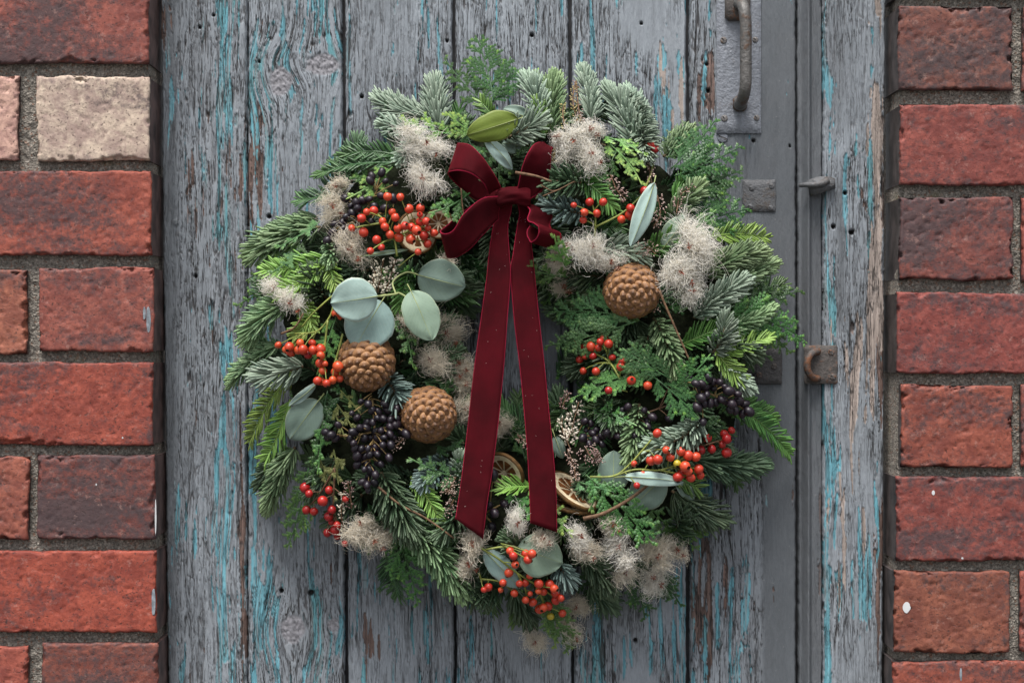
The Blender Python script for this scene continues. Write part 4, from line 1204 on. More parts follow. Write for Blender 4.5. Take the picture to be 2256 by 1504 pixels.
YEW = [
 ('bright', 722, 566, 580, 596, 30, 8, .10), ('bright', 722, 582, 612, 648, 28, 10, .06), ('bright', 722, 560, 738, 630, 24, 8, 0), ('bright', 650, 818, 552, 972, 30, 8, -.10), ('bright', 640, 880, 584, 1018, 34, 10, .06),
 ('dark', 890, 348, 752, 344, 25, 4, -.16), ('dark', 886, 362, 700, 384, 22, 6, -.12), ('dark', 735, 428, 660, 440, 26, 2, .06), ('green', 905, 580, 880, 680, 28, 4, 0), ('bright', 1565, 522, 1688, 524, 26, 6, .10),
 ('bright', 1578, 792, 1690, 744, 26, 8, .08), ('bright', 1576, 770, 1626, 828, 30, 10, -.12), ('green', 1612, 890, 1738, 998, 28, 2, .10), ('green', 1605, 880, 1712, 925, 24, 0, .1), ('green', 1098, 275, 1058, 222, 22, 6, 0),
 ('green', 1200, 305, 1184, 222, 20, 8, 0), ('bright', 905, 1050, 965, 1140, 26, 6, .1), ('bright', 1180, 1072, 1104, 1074, 26, 4, -.04), ('green', 1440, 1190, 1562, 1160, 26, -4, .05), ('green', 1270, 385, 1350, 455, 26, 4, .05),
 ('dark', 850, 1220, 875, 1310, 34, -6, 0), ('green', 1150, 1300, 1136, 1372, 26, -2, 0), ('green', 1482, 440, 1552, 335, 26, 6, .05), ('dark', 1150, 960, 1142, 870, 26, 0, .05), ('green', 1480, 1050, 1535, 1072, 28, -2, .1),
 ('bright', 700, 690, 650, 740, 24, 4, 0), ('green', 1500, 760, 1590, 720, 30, 2, 0), ('green', 640, 1000, 600, 1080, 26, -2, 0), ('green', 840, 590, 880, 660, 24, 2, 0), ('dark', 1230, 830, 1260, 760, 30, -6, 0),
 ('dark', 1260, 880, 1225, 930, 26, -6, 0), ('bright', 660, 640, 690, 720, 24, 2, 0), ('green', 1420, 560, 1480, 520, 26, -4, 0),
]
CED = [
 ('dark', 1088, 225, 1048, 80, 74, 4, -.06), ('dark', 1082, 228, 1124, 128, 52, 4, -.10), ('dark', 1075, 235, 980, 130, 40, 2, .08), ('bright', 1192, 240, 1186, 152, 24, 0, 0), ('bright', 1000, 296, 884, 262, 36, 6, .10), ('bright', 1065, 306, 985, 250, 36, 6, .08),
 ('green', 1035, 425, 950, 468, 40, 10, .14), ('bright', 865, 368, 768, 436, 34, 8, .1), ('bright', 1335, 312, 1412, 402, 42, 10, .12), ('bright', 1330, 300, 1422, 342, 34, 8, .08), ('dark', 1478, 372, 1578, 262, 58, 4, -.05), ('dark', 1485, 388, 1632, 322, 62, 6, -.05),
 ('dark', 1495, 415, 1636, 374, 56, 4, -.05), ('dark', 1470, 350, 1510, 270, 30, 2, 0), ('dark', 1510, 505, 1648, 460, 62, 2, .05), ('dark', 1512, 485, 1606, 406, 52, 0, 0), ('green', 1520, 515, 1574, 466, 30, 6, 0), ('dark', 1540, 718, 1768, 640, 62, 2, .05),
 ('dark', 1560, 705, 1710, 625, 54, 0, .0), ('green', 1580, 695, 1778, 756, 66, 6, .20), ('green', 1590, 700, 1742, 778, 56, 4, .2), ('blue', 1405, 702, 1210, 688, 64, 18, -.08), ('blue', 1400, 708, 1202, 762, 58, 20, .05), ('green', 1395, 715, 1362, 660, 34, 10, 0),
 ('green', 1250, 610, 1150, 588, 34, 22, .06), ('bright', 1248, 590, 1222, 522, 34, 20, .1), ('green', 1240, 600, 1198, 672, 34, 12, .1), ('green', 1450, 815, 1258, 878, 56, 14, -.06), ('blue', 1480, 835, 1376, 770, 60, 16, .05), ('green', 1470, 862, 1562, 784, 50, 14, -.1),
 ('dark', 1440, 830, 1536, 918, 56, 12, .05), ('green', 1305, 900, 1398, 935, 34, 8, .05), ('green', 690, 556, 543, 618, 48, 2, -.08), ('green', 670, 615, 521, 674, 52, 2, -.08), ('blue', 705, 488, 612, 545, 24, 6, .05), ('green', 868, 655, 910, 806, 42, 2, .06),
 ('dark', 930, 842, 1016, 852, 34, 8, .1), ('dark', 722, 860, 688, 1068, 36, 4, -.03), ('green', 712, 900, 700, 1040, 26, 4, .03), ('green', 680, 1030, 632, 1208, 58, 2, .06), ('dark', 640, 1010, 574, 1058, 34, -2, 0), ('green', 875, 1180, 920, 1332, 54, 2, .06),
 ('blue', 1030, 1060, 905, 1010, 40, 6, .05), ('green', 1290, 1045, 1438, 1198, 64, 16, .06), ('green', 1430, 1110, 1540, 1210, 34, 6, -.1), ('bright', 1180, 1110, 1258, 1180, 32, 6, .1), ('green', 1195, 1300, 1252, 1440, 52, 8, .06), ('bright', 1215, 1330, 1225, 1425, 26, 8, -.06),
 ('dark', 1395, 1260, 1420, 1362, 40, -6, .05), ('dark', 1440, 1250, 1500, 1334, 34, -4, .05), ('green', 1120, 1080, 1180, 1150, 30, 4, 0), ('dark', 1030, 300, 1065, 395, 44, 0, 0), ('dark', 1100, 330, 1100, 420, 44, -6, 0), ('dark', 1180, 290, 1150, 380, 36, -4, 0),
 ('green', 1360, 330, 1310, 430, 40, -4, 0), ('dark', 1440, 400, 1400, 510, 40, -8, 0), ('dark', 960, 980, 1060, 1010, 36, 2, 0), ('green', 740, 700, 700, 820, 36, 0, 0), ('dark', 770, 870, 700, 890, 36, -4, 0), ('green', 1340, 1040, 1300, 1120, 32, 2, 0),
 ('dark', 1560, 850, 1640, 930, 36, -6, 0), ('dark', 1520, 930, 1620, 960, 36, -2, 0), ('green', 1470, 680, 1540, 640, 34, -2, 0), ('dark', 1290, 680, 1230, 700, 30, 0, 0), ('dark', 900, 1150, 860, 1290, 40, -4, 0), ('blue', 1270, 1060, 1340, 1080, 30, 6, 0),
 ('blue', 660, 560, 600, 600, 26, 8, 0), ('dark', 1240, 940, 1200, 880, 34, -6, 0), ('dark', 1160, 1020, 1130, 930, 34, -6, 0), ('green', 820, 420, 790, 360, 30, -2, 0),
]
def depth(px, py, dh, lo=14): return max(lo, surf(px, py) + dh)
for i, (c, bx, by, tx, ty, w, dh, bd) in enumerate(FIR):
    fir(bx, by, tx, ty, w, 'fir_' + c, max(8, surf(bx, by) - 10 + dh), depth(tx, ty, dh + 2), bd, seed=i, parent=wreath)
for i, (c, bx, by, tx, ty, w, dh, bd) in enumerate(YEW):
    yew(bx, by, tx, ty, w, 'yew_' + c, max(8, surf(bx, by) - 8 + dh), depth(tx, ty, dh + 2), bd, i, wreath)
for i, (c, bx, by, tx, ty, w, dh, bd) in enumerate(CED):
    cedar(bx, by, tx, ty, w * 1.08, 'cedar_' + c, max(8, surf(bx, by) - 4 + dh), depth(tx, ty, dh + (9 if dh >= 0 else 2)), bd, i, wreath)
for i, (bx, by, tx, ty, w) in enumerate([(742, 890, 785, 958, 22), (735, 905, 758, 960, 20), (750, 860, 790, 905, 22), (735, 990, 745, 1060, 26), (760, 1020, 728, 1040, 22), (700, 1000, 735, 1100, 22)]):
    cedar(bx, by, tx, ty, w, 'cypress_olive', surf(bx, by) + 2, surf(tx, ty) + 8, .05, 300 + i, wreath, 'cypress_sprig')

# filler deep in the ring
rr_ = np.random.default_rng(99)
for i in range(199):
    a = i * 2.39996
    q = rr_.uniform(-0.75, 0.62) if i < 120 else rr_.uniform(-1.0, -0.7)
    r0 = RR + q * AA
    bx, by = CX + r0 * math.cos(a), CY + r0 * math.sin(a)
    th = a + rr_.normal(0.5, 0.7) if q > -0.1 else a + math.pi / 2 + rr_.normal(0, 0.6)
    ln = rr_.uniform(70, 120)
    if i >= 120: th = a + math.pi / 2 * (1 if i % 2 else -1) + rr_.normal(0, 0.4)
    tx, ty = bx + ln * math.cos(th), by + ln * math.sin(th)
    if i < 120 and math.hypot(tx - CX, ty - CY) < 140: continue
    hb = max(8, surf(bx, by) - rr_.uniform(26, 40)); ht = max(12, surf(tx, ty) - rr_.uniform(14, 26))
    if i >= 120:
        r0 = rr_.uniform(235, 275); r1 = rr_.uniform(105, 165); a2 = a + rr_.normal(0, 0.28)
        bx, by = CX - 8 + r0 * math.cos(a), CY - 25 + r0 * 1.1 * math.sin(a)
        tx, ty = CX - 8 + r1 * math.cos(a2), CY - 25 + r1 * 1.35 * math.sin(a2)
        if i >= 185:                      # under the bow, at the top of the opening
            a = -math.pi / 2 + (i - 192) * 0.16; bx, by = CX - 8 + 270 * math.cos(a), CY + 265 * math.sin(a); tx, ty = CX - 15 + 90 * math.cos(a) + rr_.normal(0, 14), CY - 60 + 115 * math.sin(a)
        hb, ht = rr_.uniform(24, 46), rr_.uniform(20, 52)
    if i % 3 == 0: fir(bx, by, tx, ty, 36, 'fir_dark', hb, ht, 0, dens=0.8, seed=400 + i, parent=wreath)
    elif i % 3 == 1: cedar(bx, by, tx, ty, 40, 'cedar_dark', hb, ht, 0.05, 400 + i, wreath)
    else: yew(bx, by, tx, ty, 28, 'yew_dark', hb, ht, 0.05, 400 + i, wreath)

# ---- eucalyptus leaves: base px, tip px, half width px, heights, roll, colour
def leaf(bx, by, tx, ty, hw, hb, ht, mat, roll=0.0, cup=0.12, arch=2.5, pet=16, sharp=0.60, seed=0):
    p0, p2 = P(bx, by, hb), P(tx, ty, ht)
    L = np.linalg.norm(p2 - p0)
    ax = nrm(p2 - p0)
    nm = np.array([0, -1.0, 0]); sd = nrm(np.cross(ax, nm)); nm = np.cross(sd, ax)
    sd, nm = sd * math.cos(roll) + nm * math.sin(roll), nm * math.cos(roll) - sd * math.sin(roll)
    nu_, nv2 = 22, 15
    u = np.linspace(0, 1, nu_); v = np.linspace(-1, 1, nv2)
    W_ = hw * S * np.clip(np.sin(math.pi * np.clip(u, 0.0, 1) ** 0.92), 0, 1) ** sharp
    wavy = 1 + 0.10 * (vn(u * 5, 0.3, seed) - 0.5) + 0.05 * (vn(u * 17, 0.7, seed + 50) - 0.5)
    Uu, Vv_ = np.meshgrid(u, v, indexing='ij')
    c = p0 + ax * (Uu * L)[..., None]
    off = sd * (Vv_ * (W_ * wavy)[:, None])[..., None]
    z = arch / 1000 * np.sin(math.pi * Uu) - 0.5 * cup * (Vv_ ** 2) * hw * S + 0.0020 * (vn(Uu * 3, Vv_ * 2, seed) - 0.5) + 0.0006 * np.exp(-(Vv_ / 0.08) ** 2)
    top = c + off + nm * z[..., None]
    bot = top - nm * 0.0005
    tint = np.stack([(Vv_ + 1) / 2, Uu, np.abs(Vv_)], -1).reshape(-1, 3)
    q = np.arange(nu_ * nv2).reshape(nu_, nv2)
    Fq = np.stack([q[:-1, :-1], q[1:, :-1], q[1:, 1:], q[:-1, 1:]], -1).reshape(-1, 4)
    n = nu_ * nv2
    lp_ = np.concatenate([q[:-1, 0], q[-1, :-1], q[:0:-1, -1], q[0, :0:-1]])
    rim = np.stack([lp_, np.roll(lp_, -1), np.roll(lp_, -1) + n, lp_ + n], -1)
    b = MB()
    b.add(np.vstack([top.reshape(-1, 3), bot.reshape(-1, 3)]), [Fq[:, ::-1], Fq + n, rim], 0, np.vstack([tint, tint]))
    o = b.build('eucalyptus_leaf', M[mat], wreath, p0)
    m = MB()
    mid = top[:, nv2 // 2] - nm * 0.0001
    ext = p0 - ax * pet * S - nm * 0.004
    m.add(*tube(np.vstack([ext[None], mid[:-1]]), np.concatenate([[0.0006], np.linspace(0.00036, 0.00010, nu_ - 1)]), 5))
    m.build('midrib', M['euca_vein'], o, p0)
    return o
LEAVES = [
 (1142, 262, 1028, 298, 31, 92, 96, 'euca_olive', .15, .1), (1168, 262, 1108, 240, 18, 70, 70, 'euca_green', 0, .1), (1070, 305, 1130, 374, 17, 90, 84, 'euca_pale', .3, .25), (1152, 318, 1105, 316, 22, 70, 72, 'euca_green', 0, .1),
 (832, 652, 728, 668, 45, 106, 108, 'euca_pale', .10, .10), (842, 662, 782, 766, 55, 92, 96, 'euca_blue', .0, .08), (905, 640, 952, 750, 38, 98, 100, 'euca_lime', .15, .08), (920, 605, 1026, 632, 46, 88, 82, 'euca_green', -.1, .08),
 (702, 882, 638, 968, 38, 80, 72, 'euca_green', .0, .1), (697, 845, 636, 894, 10, 84, 78, 'euca_pale', .3, .1), (1442, 402, 1389, 542, 20, 96, 100, 'euca_pale', .2, .15), (1462, 545, 1512, 474, 26, 76, 78, 'euca_lime', -.2, .1),
 (1374, 1050, 1506, 1062, 15, 104, 96, 'euca_pale', .3, .1), (1352, 1085, 1352, 992, 34, 80, 82, 'euca_green', .1, .1), (1464, 1048, 1388, 1118, 38, 80, 78, 'euca_green', 0, .1), (1140, 1205, 1240, 1240, 46, 88, 80, 'euca_lime', .1, .08),
 (1066, 1210, 1144, 1294, 24, 84, 80, 'euca_blue', .1, .15), (798, 564, 900, 550, 5, 92, 92, 'euca_lime', .0, .05), (1222, 960, 1240, 1010, 14, 70, 70, 'euca_green', 0, .1), (1490, 1060, 1530, 1100, 14, 70, 66, 'euca_green', 0, .1),
]
for i, (bx, by, tx, ty, hw, hb, ht, mt, ro, cu) in enumerate(LEAVES):
    leaf(bx, by, tx, ty, hw, hb, ht, mt, ro, cu, seed=i)
b = MB(); b.add(*tube(catmull([P(905, 660, 98), P(880, 646, 97), P(870, 648, 100), P(832, 653, 106)], 5), 0.0008, 6)); b.add(*tube(catmull([P(872, 648, 99), P(866, 620, 92), P(895, 600, 86), P(925, 606, 86)], 5), 0.0007, 6))
b.build('eucalyptus_stem', M['euca_vein'], wreath, P(870, 648, 98))

# ---- seed heads of old man's beard
def strands(c, r, n, seed, flatten=0.75):
    g = np.random.default_rng(9000 + seed)
    m = 9
    ns_ = 5
    seeds = c + g.normal(0, 0.26, (ns_, 3)) * r * np.array([1, 0.6, 1])
    base = seeds[g.integers(0, ns_, n)] + g.normal(0, 0.07, (n, 3)) * r
    pd = nrm(g.normal(0, 1, (ns_ * 3, 3)) * np.array([1, flatten, 1]) + np.array([0, -0.25, 0.0])); pick = g.integers(0, ns_ * 3, n)
    pl_ = g.uniform(0.7, 1.35, ns_ * 3); pb_ = nrm(g.normal(0, 1, (ns_ * 3, 3)))
    d = nrm(pd[pick] * 1.0 + g.normal(0, 0.48, (n, 3)))
    p1 = nrm(np.cross(d, pb_[pick] + g.normal(0, 0.22, (n, 3)))); p2 = np.cross(d, p1)
    ln = r * g.uniform(0.6, 1.15, n) * pl_[pick]
    k0 = g.uniform(0.1, 1.6, n); k1 = g.uniform(0.5, 4.2, n)          # bends more and more towards the end
    pts = [base]
    for k in range(1, m):
        t = k / (m - 1)
        a = k0 * t + k1 * t ** 2.2
        stp = nrm(d * np.cos(a)[:, None] + p1 * np.sin(a)[:, None] + p2 * (0.25 * np.sin(2.1 * a))[:, None])
        pts.append(pts[-1] + stp * (ln / (m - 1))[:, None])
    pts = np.stack(pts, 1)
    an_ = g.uniform(0, 3.14); sq = g.uniform(0.86, 1.0); ax_ = np.array([math.cos(an_), 0, math.sin(an_)])
    rel = pts - c; al_ = rel @ ax_
    pts = c + rel * sq + ax_ * (al_ * (1.12 - sq))[..., None]
    pts[..., 1] = np.minimum(pts[..., 1], -0.004)
    rad = np.linspace(0.00017, 0.00009, m)
    fat = np.where(g.random(n) < 0.10, 1.7, 0.95)
    V = []
    for k in range(m):
        for a in (0, 2.094, 4.189):
            V.append(pts[:, k] + (p1 * math.cos(a) + p2 * math.sin(a)) * (rad[k] * fat)[:, None])
    V = np.stack(V, 1)
    F = []
    for k in range(m - 1):
        for i in range(3):
            F.append((k * 3 + i, k * 3 + (i + 1) % 3, k * 3 + 3 + (i + 1) % 3, k * 3 + 3 + i))
    Fq = (np.array(F)[None] + (np.arange(n) * m * 3)[:, None, None]).reshape(-1, 4)
    tone = np.repeat(g.random(n)[:, None], m * 3, 1)
    tint = np.stack([tone, tone * 0, tone * 0], -1).reshape(-1, 3)
    return V.reshape(-1, 3), [Fq], tint
def seed_star(c, r, seed):
    g = np.random.default_rng(11000 + seed)
    n = 13
    d = nrm(g.normal(0, 1, (n, 3)) + np.array([0, -0.75, 0]))
    s_ = nrm(np.cross(d, g.normal(0, 1, (n, 3))))
    return beads(np.repeat(c[None], n, 0), d, s_, r * g.uniform(0.8, 1.3, n), np.full(n, 0.0008), np.full(n, 0.0006), np.full(n, 0.5), np.full(n, 0.5))
FLUFF = [(940, 318, 56, 'c'), (932, 392, 44, 'c'), (735, 455, 42, 'g'), (742, 410, 26, 'g'), (772, 552, 46, 'g'), (606, 634, 36, 'c'), (642, 668, 38, 'c'), (1262, 312, 50, 'c'), (1302, 340, 48, 'c'), (1225, 302, 26, 'c'), (1300, 285, 34, 'c'), (1306, 545, 52, 'c'), (1345, 578, 36, 'c'), (1225, 576, 34, 'g'), (1250, 540, 26, 'c'),
 (1514, 545, 72, 'c'), (1498, 600, 56, 'c'), (1525, 642, 36, 'c'), (985, 735, 50, 'g'), (950, 792, 52, 'g'), (1012, 800, 38, 'g'), (905, 710, 30, 'g'), (1030, 900, 46, 'g'), (1100, 930, 36, 'g'), (1060, 850, 34, 'g'), (798, 1150, 48, 'g'), (828, 1188, 44, 'g'), (1040, 1195, 40, 'g'), (1035, 1240, 34, 'g'), (1140, 1150, 36, 'c'), (1195, 1182, 32, 'g'),
 (1278, 1178, 38, 'c'), (1292, 1214, 34, 'g'), (1362, 1202, 46, 'c'), (1350, 1152, 30, 'g'), (1450, 1222, 46, 'g'), (1438, 1268, 44, 'c'), (1378, 1258, 42, 'g'), (1490, 1210, 30, 'g'), (1268, 1335, 34, 'g'), (1255, 1390, 38, 'g'), (1178, 1412, 36, 'g'), (1240, 632, 28, 'g'), (980, 575, 22, 'g'), (1015, 830, 36, 'g')]
for i, (x, y, r, c) in enumerate(FLUFF):
    h = surf(x, y) + 10
    if (x, y) in ((985, 735), (950, 792), (1012, 800), (1030, 900), (1100, 930), (1060, 850), (1015, 830)): h = max(48, surf(x, y) + 4)
    if y > 1300: h = 34
    ce = P(x, y, h)
    rm = r * S * 1.0
    st = MB(); st.add(*seed_star(ce + np.array([0, -rm * 0.55, 0]), 0.0036, i))
    if i % 2 == 0: st.add(*seed_star(ce + np.array([rm * 0.4, -rm * 0.45, -rm * 0.4]), 0.0030, i + 70))
    o = st.build('clematis_seed_head', M['seed'], wreath, ce, smooth=False)
    hb_ = MB(); hb_.add(*strands(ce, rm, int(260 + 8 * r), i))
    tag(hb_.build('plumes', M['hair_cream' if c == 'c' else 'hair_grey'], o, ce), kind='stuff')

# ---- pine cones
def scale_mesh():
    b = MB()
    n = 12
    an = np.arange(n) * 2 * math.pi / n
    rings = [(0.75, -1.0), (0.98, -0.25), (1.0, 0.05), (0.86, 0.20), (0.5, 0.33), (0.2, 0.37), (0.11, 0.46)]
    V, tn = [], []
    for k, (q, z) in enumerate(rings):
        ex = np.where(np.sin(an) > 0, 0.92, 0.80)
        rh = 1 / (np.abs(np.cos(an)) ** 1.6 + np.abs(np.sin(an)) ** 1.6) ** (1 / 1.6)
        yy = q * rh * np.sin(an) * 1.0
        yy = np.where(yy > 0, yy * 1.7, yy)
        V.append(np.stack([q * rh * np.cos(an) * 1.25, yy, z - 0.15 * np.cos(an) ** 2 * q * (z > 0) - 0.50 * np.maximum(yy, 0)], -1))
        tn += [(0.4 if k >= 5 else 0.0, (0, 0.3, 1.0, 0.75, 0.2, 0, 0)[k], 0)] * n
    V = np.vstack(V + [np.array([[0, 0, 0.54]])]); tn.append((0.5, 0, 0))
    k = len(rings)
    F = [np.array([(j * n + i, j * n + (i + 1) % n, (j + 1) * n + (i + 1) % n, (j + 1) * n + i) for j in range(k - 1) for i in range(n)]),
         np.array([((k - 1) * n + i, (k - 1) * n + (i + 1) % n, k * n) for i in range(n)])]
    b.add(V, F, 0, np.array(tn, float))
    return b.mesh('scale', M['cone'])
SCALE = scale_mesh()
def cone(px, py, R, h, axis, N, seed, label, apex=1.25):
    """N scales spiralling down from the apex of an egg-shaped cone; axis points to the apex"""
    g = np.random.default_rng(12000 + seed)
    c = P(px, py, h); a = nrm(np.array(axis, float))
    e1 = nrm(np.cross(a, [0.1, 0.2, 1])); e2 = np.cross(a, e1)
    Rm = R * S
    b = MB()
    nu2, nv3 = 16, 10
    Vc = []
    for j in range(nv3):
        th = math.pi * j / (nv3 - 1)
        for i in range(nu2):
            ph = 2 * math.pi * i / nu2
            Vc.append(c + a * Rm * 0.80 * math.cos(th) + (e1 * math.cos(ph) + e2 * math.sin(ph)) * Rm * 0.70 * math.sin(th))
    Fc = np.array([(j * nu2 + i, j * nu2 + (i + 1) % nu2, (j + 1) * nu2 + (i + 1) % nu2, (j + 1) * nu2 + i) for j in range(nv3 - 1) for i in range(nu2)])
    b.add(np.array(Vc), Fc)
    root = b.build('pine_cone', M['cone_core'], wreath, c)
    root['label'] = label
    for i in range(N):
        t = (i + 0.25) / N
        th = math.radians(108) * t ** 0.58
        ph = i * 2.39996
        out = nrm(a * math.cos(th) * 1.0 + (e1 * math.cos(ph) + e2 * math.sin(ph)) * math.sin(th))
        pos = c + a * Rm * apex * math.cos(th) * 0.92 + (e1 * math.cos(ph) + e2 * math.sin(ph)) * Rm * 0.88 * math.sin(th)
        sz = Rm * (0.115 + 0.185 * t ** 0.7) * g.normal(1, 0.06)
        z = nrm(out + a * (0.25 + 0.45 * math.sin(th)) + g.normal(0, 0.06, 3))
        y = nrm(a - z * np.dot(a, z)) if abs(np.dot(a, z)) < 0.995 else e1
        x = np.cross(y, z)
        rot = Matrix((Vector(x), Vector(y), Vector(z))).transposed().to_quaternion()
        link('scale', SCALE, root, pos, rot, (sz, sz, sz * 1.35))
    return root
cone(808, 800, 58, 84, (0.10, -0.86, -0.50), 84, 1, 'brown pine cone under the pale eucalyptus leaves', 1.15)
cone(945, 913, 57, 84, (0.22, -1.0, 0.02), 96, 2, 'glossy tan pine cone left of the ribbon tail')
cone(1392, 641, 57, 84, (0.02, -1.0, -0.08), 92, 3, 'dusty brown pine cone right of the bow below white seed fluff', 1.2)

# ---- berries
def berry_mesh(name, mats, stretch, calyx=True):
    b = MB()
    n, m = 14, 9
    V = []
    for j in range(1, m):
        th = math.pi * j / m
        for i in range(n):
            ph = 2 * math.pi * i / n
            V.append((math.sin(th) * math.cos(ph), math.sin(th) * math.sin(ph), stretch * math.cos(th)))
    V = np.array(V + [(0, 0, stretch * (0.90 if calyx else 1)), (0, 0, -stretch)])
    F = [np.array([(j * n + i, (j + 1) * n + i, (j + 1) * n + (i + 1) % n, j * n + (i + 1) % n) for j in range(m - 2) for i in range(n)])]
    t0, t1 = len(V) - 2, len(V) - 1
    b.add(V, F + [np.array([((m - 2) * n + i, t1, (m - 2) * n + (i + 1) % n) for i in range(n)])])
    b.add(V, np.array([(i, (i + 1) % n, t0) for i in range(n)]), 1 if calyx else 0)
    if calyx:                                   # dried flower end: a little crown
        a = np.arange(6) * math.pi / 3
        top = np.stack([0.36 * np.cos(a), 0.36 * np.sin(a), np.full(6, stretch * 1.10)], -1)
        bot = np.stack([0.24 * np.cos(a), 0.24 * np.sin(a), np.full(6, stretch * 0.88)], -1)
        b.add(np.vstack([top, bot]), np.array([(i, 6 + i, 6 + (i + 1) % 6, (i + 1) % 6) for i in range(6)]), 1)
    return b.mesh(name, mats)
BERRY = {k: berry_mesh('berry', [M['berry_' + k], M['calyx']], 0.98) for k in ('red', 'crimson', 'orange', 'yellow')}
BLACK = berry_mesh('berry', [M['berry_black'], M['calyx']], 1.22, False)

def seg_near(p, polys):
    best = None
    for pl in polys:
        for k in range(len(pl) - 1):
            a, c = pl[k], pl[k + 1]
            t = np.clip(np.dot(p - a, c - a) / (np.dot(c - a, c - a) + 1e-12), 0, 1)
            q = a + (c - a) * t
            d = np.linalg.norm(p - q)
            if best is None or d < best[0]: best = (d, q, c - a)
    return best

def cluster(name, berries, trunks, kind, label, dh=14, r=9.6, stem='berry_stem', seed=0, black=False, root_h=None, jit=4):
    g = np.random.default_rng(14000 + seed)
    polys = []
    for tr in trunks:
        polys.append(catmull([P(x, y, (surf(x, y) + (dh - 4 if root_h is None else root_h))) for x, y in tr], 5))
    b = MB()
    for pl in polys: b.add(*tube(pl, np.linspace(0.00085, 0.0006, len(pl)), 6))
    pos = []
    for bb in berries:
        x, y = bb[0], bb[1]
        pos.append(P(x, y, surf(x, y) + dh + g.uniform(-jit, jit)))
    # keep the berries from running into one another
    pos = np.array(pos)
    rm = r * S * 0.95
    for it in range(12):
        for i in range(len(pos)):
            dv = pos - pos[i]
            dd = np.linalg.norm(dv, axis=1)
            for j in np.where((dd < rm * 1.95) & (dd > 1e-9))[0]:
                push = (rm * 1.95 - dd[j]) * 0.5
                s_ = 1 if dv[j][1] > 0 else -1
                pos[j][1] += s_ * push * 0.9; pos[i][1] -= s_ * push * 0.9
    dirs = []
    for p in pos:
        d, q, tdir = seg_near(p, polys)
        q2 = q - nrm(tdir) * min(0.010, d * 0.55)
        mid = (q2 + p) / 2 + np.array([g.normal(0, .0012), -0.0015, 0.0015])
        pts = bez(q2 if d > 0.006 else q, mid, p, 7)
        b.add(*tube(pts, 0.00042, 5))
        dirs.append(nrm(pts[-1] - pts[-2]))
    root = b.build(name, M[stem], wreath, polys[0][0])
    root['label'] = label
    for i, (bb, p, d) in enumerate(zip(berries, pos, dirs)):
        kk = bb[2] if len(bb) > 2 else kind
        d = nrm(d + g.normal(0, 0.25, 3) + np.array([0, -0.15, 0]))
        rot = Vector(d).to_track_quat('Z', 'Y')
        s_ = rm * np.clip(g.normal(0.98, 0.13), 0.7, 1.22)
        link('berry', BLACK if black else BERRY[kk], root, p, rot, (s_ * g.uniform(0.94, 1.04), s_ * g.uniform(0.94, 1.04), s_ * g.uniform(0.92, 1.1)))
    return root

A_ = [(854,433),(882,434),(808,467),(796,481),(864,467),(843,488),(871,479),(901,460),(926,459),(925,473),(775,503),(892,498),(877,503),(906,500),(925,489),(939,488),(918,508),(943,503),(956,513),(934,519),(905,527),(879,523),(859,517),(830,528),(840,545),(816,553),(921,555),(942,537),(801,512),(848,500),(823,464)]
cluster('red_berry_cluster', A_, [[(875,565),(868,525),(850,490),(830,470)],[(868,525),(905,505),(925,480)],[(850,490),(800,498),(785,502)],[(868,525),(840,535)]], 'red', 'bright red berry spray above the eucalyptus, left of the bow', 20, seed=1)
B_ = [(613,760),(629,770),(638,764),(641,776),(661,755),(657,771),(668,770),(688,755),(690,771),(707,769),(707,783),(678,781,'crimson'),(705,800),(716,801),(711,817),(745,807),(700,839),(709,840),(721,844),(733,837),(748,834),(738,820),(738,690),(751,696)]
cluster('orange_berry_cluster', B_, [[(735,650),(733,680),(722,705),(697,730),(650,735)],[(722,705),(716,760),(715,790),(712,815)],[(755,735),(745,775),(735,805)],[(760,640),(735,650),(690,690),(665,720)]], 'orange', 'orange-red berry spray beside the upper left pine cone', 20, seed=2)
C_ = [(672,1074),(681,1087),(725,1079),(711,1103),(675,1123),(692,1126),(731,1122),(724,1137),(730,1150),(743,1156),(721,1173),(739,1167),(743,1181),(760,1197),(761,1099)]
cluster('crimson_berry_cluster', C_, [[(738,1030),(720,1062),(700,1095)],[(738,1030),(735,1090),(732,1140)],[(700,1095),(685,1110)]], 'crimson', 'crimson berry spray at the lower left edge of the wreath', 12, stem='twig', seed=3, r=10)
D_ = [(1124,1213),(1131,1224),(1158,1220),(1172,1219),(1163,1232),(1135,1243),(1121,1261),(1167,1268),(1144,1285),(1157,1283),(1108,1283),(1076,1293),(1066,1298),(1103,1299,'orange'),(1133,1306),(1168,1307),(1158,1321),(1174,1326),(1186,1302,'orange'),(1197,1302),(1211,1287),(1221,1296),(1224,1306),(1236,1317),(1224,1322),(1208,1335),(1197,1337),(1189,1341),(1239,1350),(1213,1357,'yellow'),(1187,1285)]
cluster('red_berry_cluster', D_, [[(1055,1204),(1095,1228),(1140,1262),(1185,1290),(1222,1315)],[(1070,1210),(1110,1204),(1125,1212)],[(1140,1262),(1155,1290),(1160,1310)],[(1185,1290),(1195,1320),(1210,1345)],[(1055,1262),(1062,1282)],[(1060,1275),(1100,1280),(1125,1298)]], 'red', 'long red berry spray hanging at the bottom below the ribbon tails', 20, seed=4, r=9)
E_ = [(1448,954),(1468,991),(1500,994),(1516,1003),(1533,1006),(1477,1007),(1434,1014),(1449,1012),(1397,1021),(1492,1021,'yellow'),(1509,1027),(1416,1044),(1503,1043),(1516,1038),(1539,1033),(1493,1050),(1522,1052),(1543,1047),(1403,1069,'crimson')]
cluster('red_berry_cluster', E_, [[(1300,1050),(1352,1048),(1385,1025),(1412,995),(1440,962)],[(1352,1048),(1400,1034),(1455,1035),(1500,1018)],[(1455,1035),(1490,1043)],[(1412,995),(1450,990)]], 'red', 'red berry spray over a pale eucalyptus leaf at lower right', 24, seed=5)
